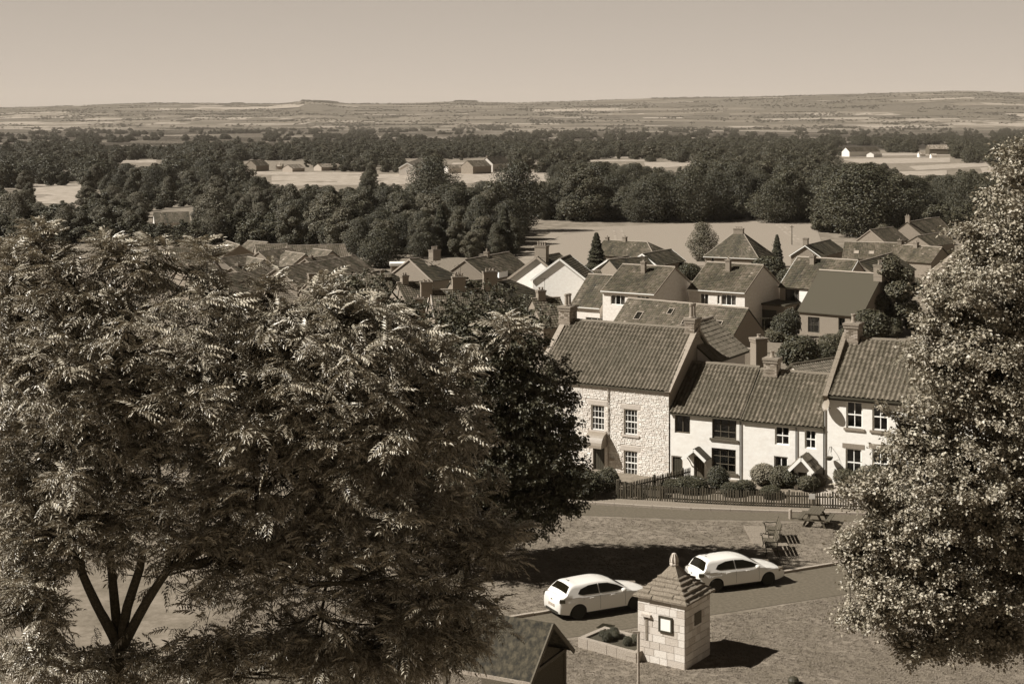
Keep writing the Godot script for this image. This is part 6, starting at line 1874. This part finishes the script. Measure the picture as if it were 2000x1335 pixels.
func make_things() -> void:
	M.stone_b = mat(0.40, 0.62, 0.9, 1.3, 0.03, 6, 5.0, 54, 0.1)
	M.stone_c = mat(0.46, 0.7, 0.9, 1.0, 0.03, 6, 5.0, 55, 0.1)
	M.dark_stone_b = mat(0.09, 0.24, 0.95, 1.1, 0.03, 6, 6.0, 56, 0.15)
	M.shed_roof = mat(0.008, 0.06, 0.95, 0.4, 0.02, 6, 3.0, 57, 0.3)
	M.rough_stone = mat(0.16, 0.42, 0.95, 1.2, 0.04, 6, 5.0, 59, 0.15)
	make_well_house()
	var sl_ := thing("stone_slab_base", "pale stone slab kerb under the two benches", "slab", at(1506, 1052), 0.0)
	for k in 4:
		var m := MB.new(); m.box(Vector3(-0.2, 0.02, -1.6 + 1.05 * k), Vector3(1.6, 0.09, 1.03)); build(m, "slab", M.path, sl_)
	bench("iron ended bench on the stone slab, its back to the picnic table", at(1504, 1078), -PI / 2.0 - 0.06)
	bench("second iron ended bench, set farther along the slab towards the lane", at(1509, 1054), -PI / 2.0 - 0.06)
	# picnic table
	var o := thing("picnic_table", "weathered wooden picnic table with fixed seats on the green", "picnic table", at(1594, 1025), 1.2)
	for k in 5:
		var m := MB.new(); m.box(Vector3(0, 0.73, -0.28 + 0.14 * k), Vector3(1.6, 0.04, 0.13)); build(m, "table_plank", M.old_wood, o)
	for s in [-1, 1]:
		for k in 2:
			var m := MB.new(); m.box(Vector3(0, 0.44, s * (0.62 + 0.13 * k)), Vector3(1.6, 0.04, 0.12)); build(m, "seat_plank", M.old_wood, o)
		for e in [-1, 1]:
			var m := MB.new()
			m.box(Vector3(s * 0.55, 0.35, e * 0.36), Vector3(0.045, 0.86, 0.1), Basis(Vector3.RIGHT, e * -0.5)); build(m, "leg", M.old_wood, o)
		var m2 := MB.new(); m2.box(Vector3(s * 0.6, 0.38, 0), Vector3(0.045, 0.1, 1.5)); build(m2, "seat_bearer", M.old_wood, o)
		m2 = MB.new(); m2.box(Vector3(s * 0.6, 0.67, 0), Vector3(0.045, 0.08, 0.68)); build(m2, "top_bearer", M.old_wood, o)
	# bollards and low posts
	for l in [[1544, 1013, 0.5, "short pale bollard at the edge of the lane"], [1382, 1090, 0.3, "low wooden stump behind the spoilered car"], [1440, 1092, 0.3, "low wooden stump in the shade near the benches"]]:
		var b := thing("bollard", l[3], "bollard", at(l[0], l[1]))
		var m := MB.new(); m.lathe(Vector3.ZERO, [[0.09, -0.3], [0.085, l[2] - 0.04], [0.06, l[2]]], 10); build(m, "post", M.kerb if l[2] > 0.4 else M.old_wood, b)
	# fences
	fence("dark picket fence along the cottage gardens beside the lane", pts([1205, 976.5, 1350, 985.5, 1450, 991, 1660, 998, 1800, 1003]), 0.86)
	fence("dark picket fence between the stone house and white cottage gardens", pts([1222, 977, 1349, 945]), 0.86)
	var gate := thing("garden_gate", "low wire garden gate between stone piers at the stone house", "gate", at(1184, 975.5), 0.06)
	for s in [-1, 1]:
		var m := MB.new(); m.box(Vector3(s * 0.62, 0.4, 0), Vector3(0.16, 1.3, 0.16)); build(m, "post", M.wood, gate)
	for k in 12:
		var m := MB.new(); m.box(Vector3(-0.5 + k / 11.0, 0.45, 0), Vector3(0.016, 0.85, 0.016)); build(m, "bar", M.iron, gate)
	for y in [0.08, 0.86]:
		var m := MB.new(); m.box(Vector3(0, y, 0), Vector3(1.08, 0.035, 0.03)); build(m, "rail", M.iron, gate)
	# notice on the fence
	var sg := thing("fence_notice", "small white notice board on a dark pole at the fence", "notice", at(1590, 996))
	var mb := MB.new(); mb.tube([Vector3(0, -0.3, -0.05), Vector3(0, 1.9, -0.05)], [0.022, 0.022], 8); build(mb, "pole", M.iron, sg)
	mb = MB.new(); mb.box(Vector3(-0.1, 0.72, 0.06), Vector3(0.3, 0.26, 0.02)); build(mb, "board", M.white, sg)
	# cold frame
	var cf := thing("cold_frame", "low dark cold frame behind the picket fence", "cold frame", at(1265, 968), -0.35)
	mb = MB.new(); mb.box(Vector3(0, 0.2, 0), Vector3(1.7, 0.5, 0.9)); build(mb, "box", M.wood, cf)
	for k in 3:
		mb = MB.new(); mb.box(Vector3(-0.55 + 0.55 * k, 0.47, 0), Vector3(0.5, 0.03, 0.86)); build(mb, "lid", M.glass_dark, cf)
	# patio chair
	var ch := thing("patio_chair", "dark iron garden chair under the tall white house window", "chair", Vector3(18.1, bank_y(Vector3(18.1, 0, -80.2)), -80.2), 0.5)
	mb = MB.new(); mb.lathe(Vector3(0, 0.43, 0), [[0.2, 0.0], [0.21, 0.02], [0.2, 0.035]], 14); build(mb, "seat", M.iron, ch)
	for k in 4:
		var a := PI / 4.0 + PI / 2.0 * k
		mb = MB.new(); mb.tube([Vector3(cos(a) * 0.17, 0.44, sin(a) * 0.17), Vector3(cos(a) * 0.23, 0, sin(a) * 0.23)], [0.014, 0.014], 6); build(mb, "leg", M.iron, ch)
	mb = MB.new()
	var arc := []; var ar := []
	for k in 11:
		var t := PI * k / 10.0
		arc.append(Vector3(cos(t) * 0.2, 0.44 + sin(t) * 0.48, -0.18 - 0.08 * sin(t))); ar.append(0.014)
	mb.tube(arc, ar, 6)
	for k in 5: mb.tube([Vector3(-0.12 + 0.06 * k, 0.45, -0.18), Vector3(-0.12 + 0.06 * k, 0.86 - absf(k - 2) * 0.03, -0.25)], [0.008, 0.008], 4)
	build(mb, "backrest", M.iron, ch)
	make_person()
func fence(label: String, line: Array, h: float) -> void:
	var o := thing("picket_fence", label, "fence", Vector3.ZERO)
	var mb := MB.new()
	mb.hexa([Vector3(-0.038, 0, 0.01), Vector3(0.038, 0, 0.01), Vector3(0.038, 0, -0.01), Vector3(-0.038, 0, -0.01), Vector3(-0.038, h - 0.06, 0.01), Vector3(0.038, h - 0.06, 0.01), Vector3(0.038, h - 0.06, -0.01), Vector3(-0.038, h - 0.06, -0.01)])
	mb.quad(Vector3(-0.038, h - 0.06, 0.01), Vector3(0.038, h - 0.06, 0.01), Vector3(0.012, h, 0.01), Vector3(-0.012, h, 0.01))
	mb.quad(Vector3(0.038, h - 0.06, -0.01), Vector3(-0.038, h - 0.06, -0.01), Vector3(-0.012, h, -0.01), Vector3(0.012, h, -0.01))
	mb.quad(Vector3(0.038, h - 0.06, 0.01), Vector3(0.038, h - 0.06, -0.01), Vector3(0.012, h, -0.01), Vector3(0.012, h, 0.01))
	mb.quad(Vector3(-0.012, h, 0.01), Vector3(0.012, h, 0.01), Vector3(0.012, h, -0.01), Vector3(-0.012, h, -0.01))
	mb.quad(Vector3(-0.038, h - 0.06, -0.01), Vector3(-0.038, h - 0.06, 0.01), Vector3(-0.012, h, 0.01), Vector3(-0.012, h, -0.01))
	var picket := mb.mesh()
	var since := 9.0
	for i in line.size() - 1:
		var a: Vector3 = line[i]; var b: Vector3 = line[i + 1]
		var d := b - a
		var yaw := atan2(-d.z, d.x)
		var n := int(d.length() / 0.128)
		for k in n:
			var p := a + d * (k + 0.5) / n
			put("picket", picket, M.old_wood if rng.randf() < 0.5 else M.fence_wood, o, p + Vector3(0, 0.06 + rr(-0.012, 0.012), 0), Basis(Vector3.UP, yaw) * Basis(Vector3.BACK, rr(-0.025, 0.025)))
			since += d.length() / n
			if since > 2.2:
				since = 0.0
				var pm := MB.new(); pm.box(Vector3(0, 0.42, -0.09), Vector3(0.1, 1.1, 0.1)); put("post", pm.mesh(), M.fence_wood, o, p, Basis(Vector3.UP, yaw))
		for y in [0.26, 0.68]:
			var rm := MB.new(); rm.box(Vector3(0, y, -0.035), Vector3(d.length() + 0.05, 0.07, 0.04)); put("rail", rm.mesh(), M.fence_wood, o, (a + b) / 2.0, Basis(Vector3.UP, yaw))
func make_person() -> void:     # a small far figure, one continuous skin round a skeleton
	var bones := [[Vector3(0, 0.95, 0), Vector3(0, 1.42, 0.02), 0.15, 0.17], [Vector3(0, 1.45, 0), Vector3(0, 1.55, 0), 0.06, 0.055], [Vector3(0, 1.62, 0), Vector3(0, 1.68, 0.01), 0.095, 0.1], [Vector3(-0.09, 0.93, 0), Vector3(-0.1, 0.5, 0.02), 0.095, 0.065], [Vector3(-0.1, 0.5, 0.02), Vector3(-0.1, 0.08, 0), 0.062, 0.045], [Vector3(0.09, 0.93, 0), Vector3(0.1, 0.5, 0.02), 0.095, 0.065], [Vector3(0.1, 0.5, 0.02), Vector3(0.1, 0.08, 0), 0.062, 0.045], [Vector3(-0.1, 0.05, 0), Vector3(-0.1, 0.04, 0.15), 0.045, 0.04], [Vector3(0.1, 0.05, 0), Vector3(0.1, 0.04, 0.15), 0.045, 0.04],
		[Vector3(-0.19, 1.4, 0), Vector3(-0.28, 1.14, 0), 0.06, 0.045], [Vector3(-0.28, 1.14, 0), Vector3(-0.16, 1.0, 0.2), 0.044, 0.034], [Vector3(0.19, 1.4, 0), Vector3(0.28, 1.14, 0), 0.06, 0.045], [Vector3(0.28, 1.14, 0), Vector3(0.16, 1.0, 0.2), 0.044, 0.034]]
	var cell := 0.035
	var nx := 22; var ny := 53; var nz := 17
	var org := Vector3(-0.385, -0.03, -0.26)
	var val := PackedFloat32Array()
	for k in nz:
		for j in ny:
			for i in nx:
				var p := org + Vector3(i, j, k) * cell
				var s := 0.0
				for b in bones:
					var ab: Vector3 = b[1] - b[0]
					var t := clampf((p - b[0]).dot(ab) / ab.length_squared(), 0, 1)
					s += exp(-28.0 * (p.distance_to(b[0] + ab * t) - lerpf(b[2], b[3], t)))
				val.append(-log(maxf(s, 1e-12)) / 28.0)
	var id := func(i, j, k): return i + nx * (j + ny * k)
	var cells := {}
	for k in nz - 1:
		for j in ny - 1:
			for i in nx - 1:
				var sum := Vector3.ZERO; var cnt := 0
				for e in [[0, 0, 0, 1, 0, 0], [0, 1, 0, 1, 1, 0], [0, 0, 1, 1, 0, 1], [0, 1, 1, 1, 1, 1], [0, 0, 0, 0, 1, 0], [1, 0, 0, 1, 1, 0], [0, 0, 1, 0, 1, 1], [1, 0, 1, 1, 1, 1], [0, 0, 0, 0, 0, 1], [1, 0, 0, 1, 0, 1], [0, 1, 0, 0, 1, 1], [1, 1, 0, 1, 1, 1]]:
					var a: float = val[id.call(i + e[0], j + e[1], k + e[2])]; var b: float = val[id.call(i + e[3], j + e[4], k + e[5])]
					if (a < 0) != (b < 0):
						sum += Vector3(i + e[0], j + e[1], k + e[2]).lerp(Vector3(i + e[3], j + e[4], k + e[5]), a / (a - b)); cnt += 1
				if cnt: cells[Vector3i(i, j, k)] = org + sum / cnt * cell
	var mb := MB.new()
	for c in cells:
		for ax in 3:
			var e := Vector3i(1 if ax == 0 else 0, 1 if ax == 1 else 0, 1 if ax == 2 else 0)
			var u := Vector3i(0, 1, 0) if ax == 0 else (Vector3i(0, 0, 1) if ax == 1 else Vector3i(1, 0, 0))
			var w := Vector3i(0, 0, 1) if ax == 0 else (Vector3i(1, 0, 0) if ax == 1 else Vector3i(0, 1, 0))
			var a: float = val[id.call(c.x, c.y, c.z)]; var b: float = val[id.call(c.x + e.x, c.y + e.y, c.z + e.z)]
			if (a < 0) == (b < 0): continue
			if not (cells.has(c - u) and cells.has(c - w) and cells.has(c - u - w)): continue
			var y: float = cells[c].y
			mb.col = sl(0.55) if y > 0.98 and y < 1.52 else (sl(0.25) if y >= 1.52 and y < 1.66 else sl(0.04))
			if a < 0: mb.quad(cells[c - u - w], cells[c - w], cells[c], cells[c - u])
			else: mb.quad(cells[c - u], cells[c], cells[c - w], cells[c - u - w])
	var o := thing("person", "person in pale top and dark trousers standing in a garden", "person", at(1335.5, 510.5, 1.76) - Vector3(0, 1.76, 0), 2.6)
	build(mb, "body", M.tile, o)

func _ready() -> void:
	rng.seed = 1
	make_view()
	make_materials()
	M.fence_wood = mat(0.022, 0.07, 0.85, 1.4, 0.05, 5, 3.0, 58)
	M.glass_dark = flat(0.03, 0.1)
	make_ground()
	make_fields()
	make_roads()
	make_bank()
	print("ground ", Time.get_ticks_msec())
	make_cottages()
	make_village()
	print("houses ", Time.get_ticks_msec())
	make_woods()
	print("woods ", Time.get_ticks_msec())
	make_near_trees()
	make_shrubs()
	make_garden_bushes()
	turf()
	print("plants ", Time.get_ticks_msec())
	make_cars()
	make_things()
	print("things ", Time.get_ticks_msec())
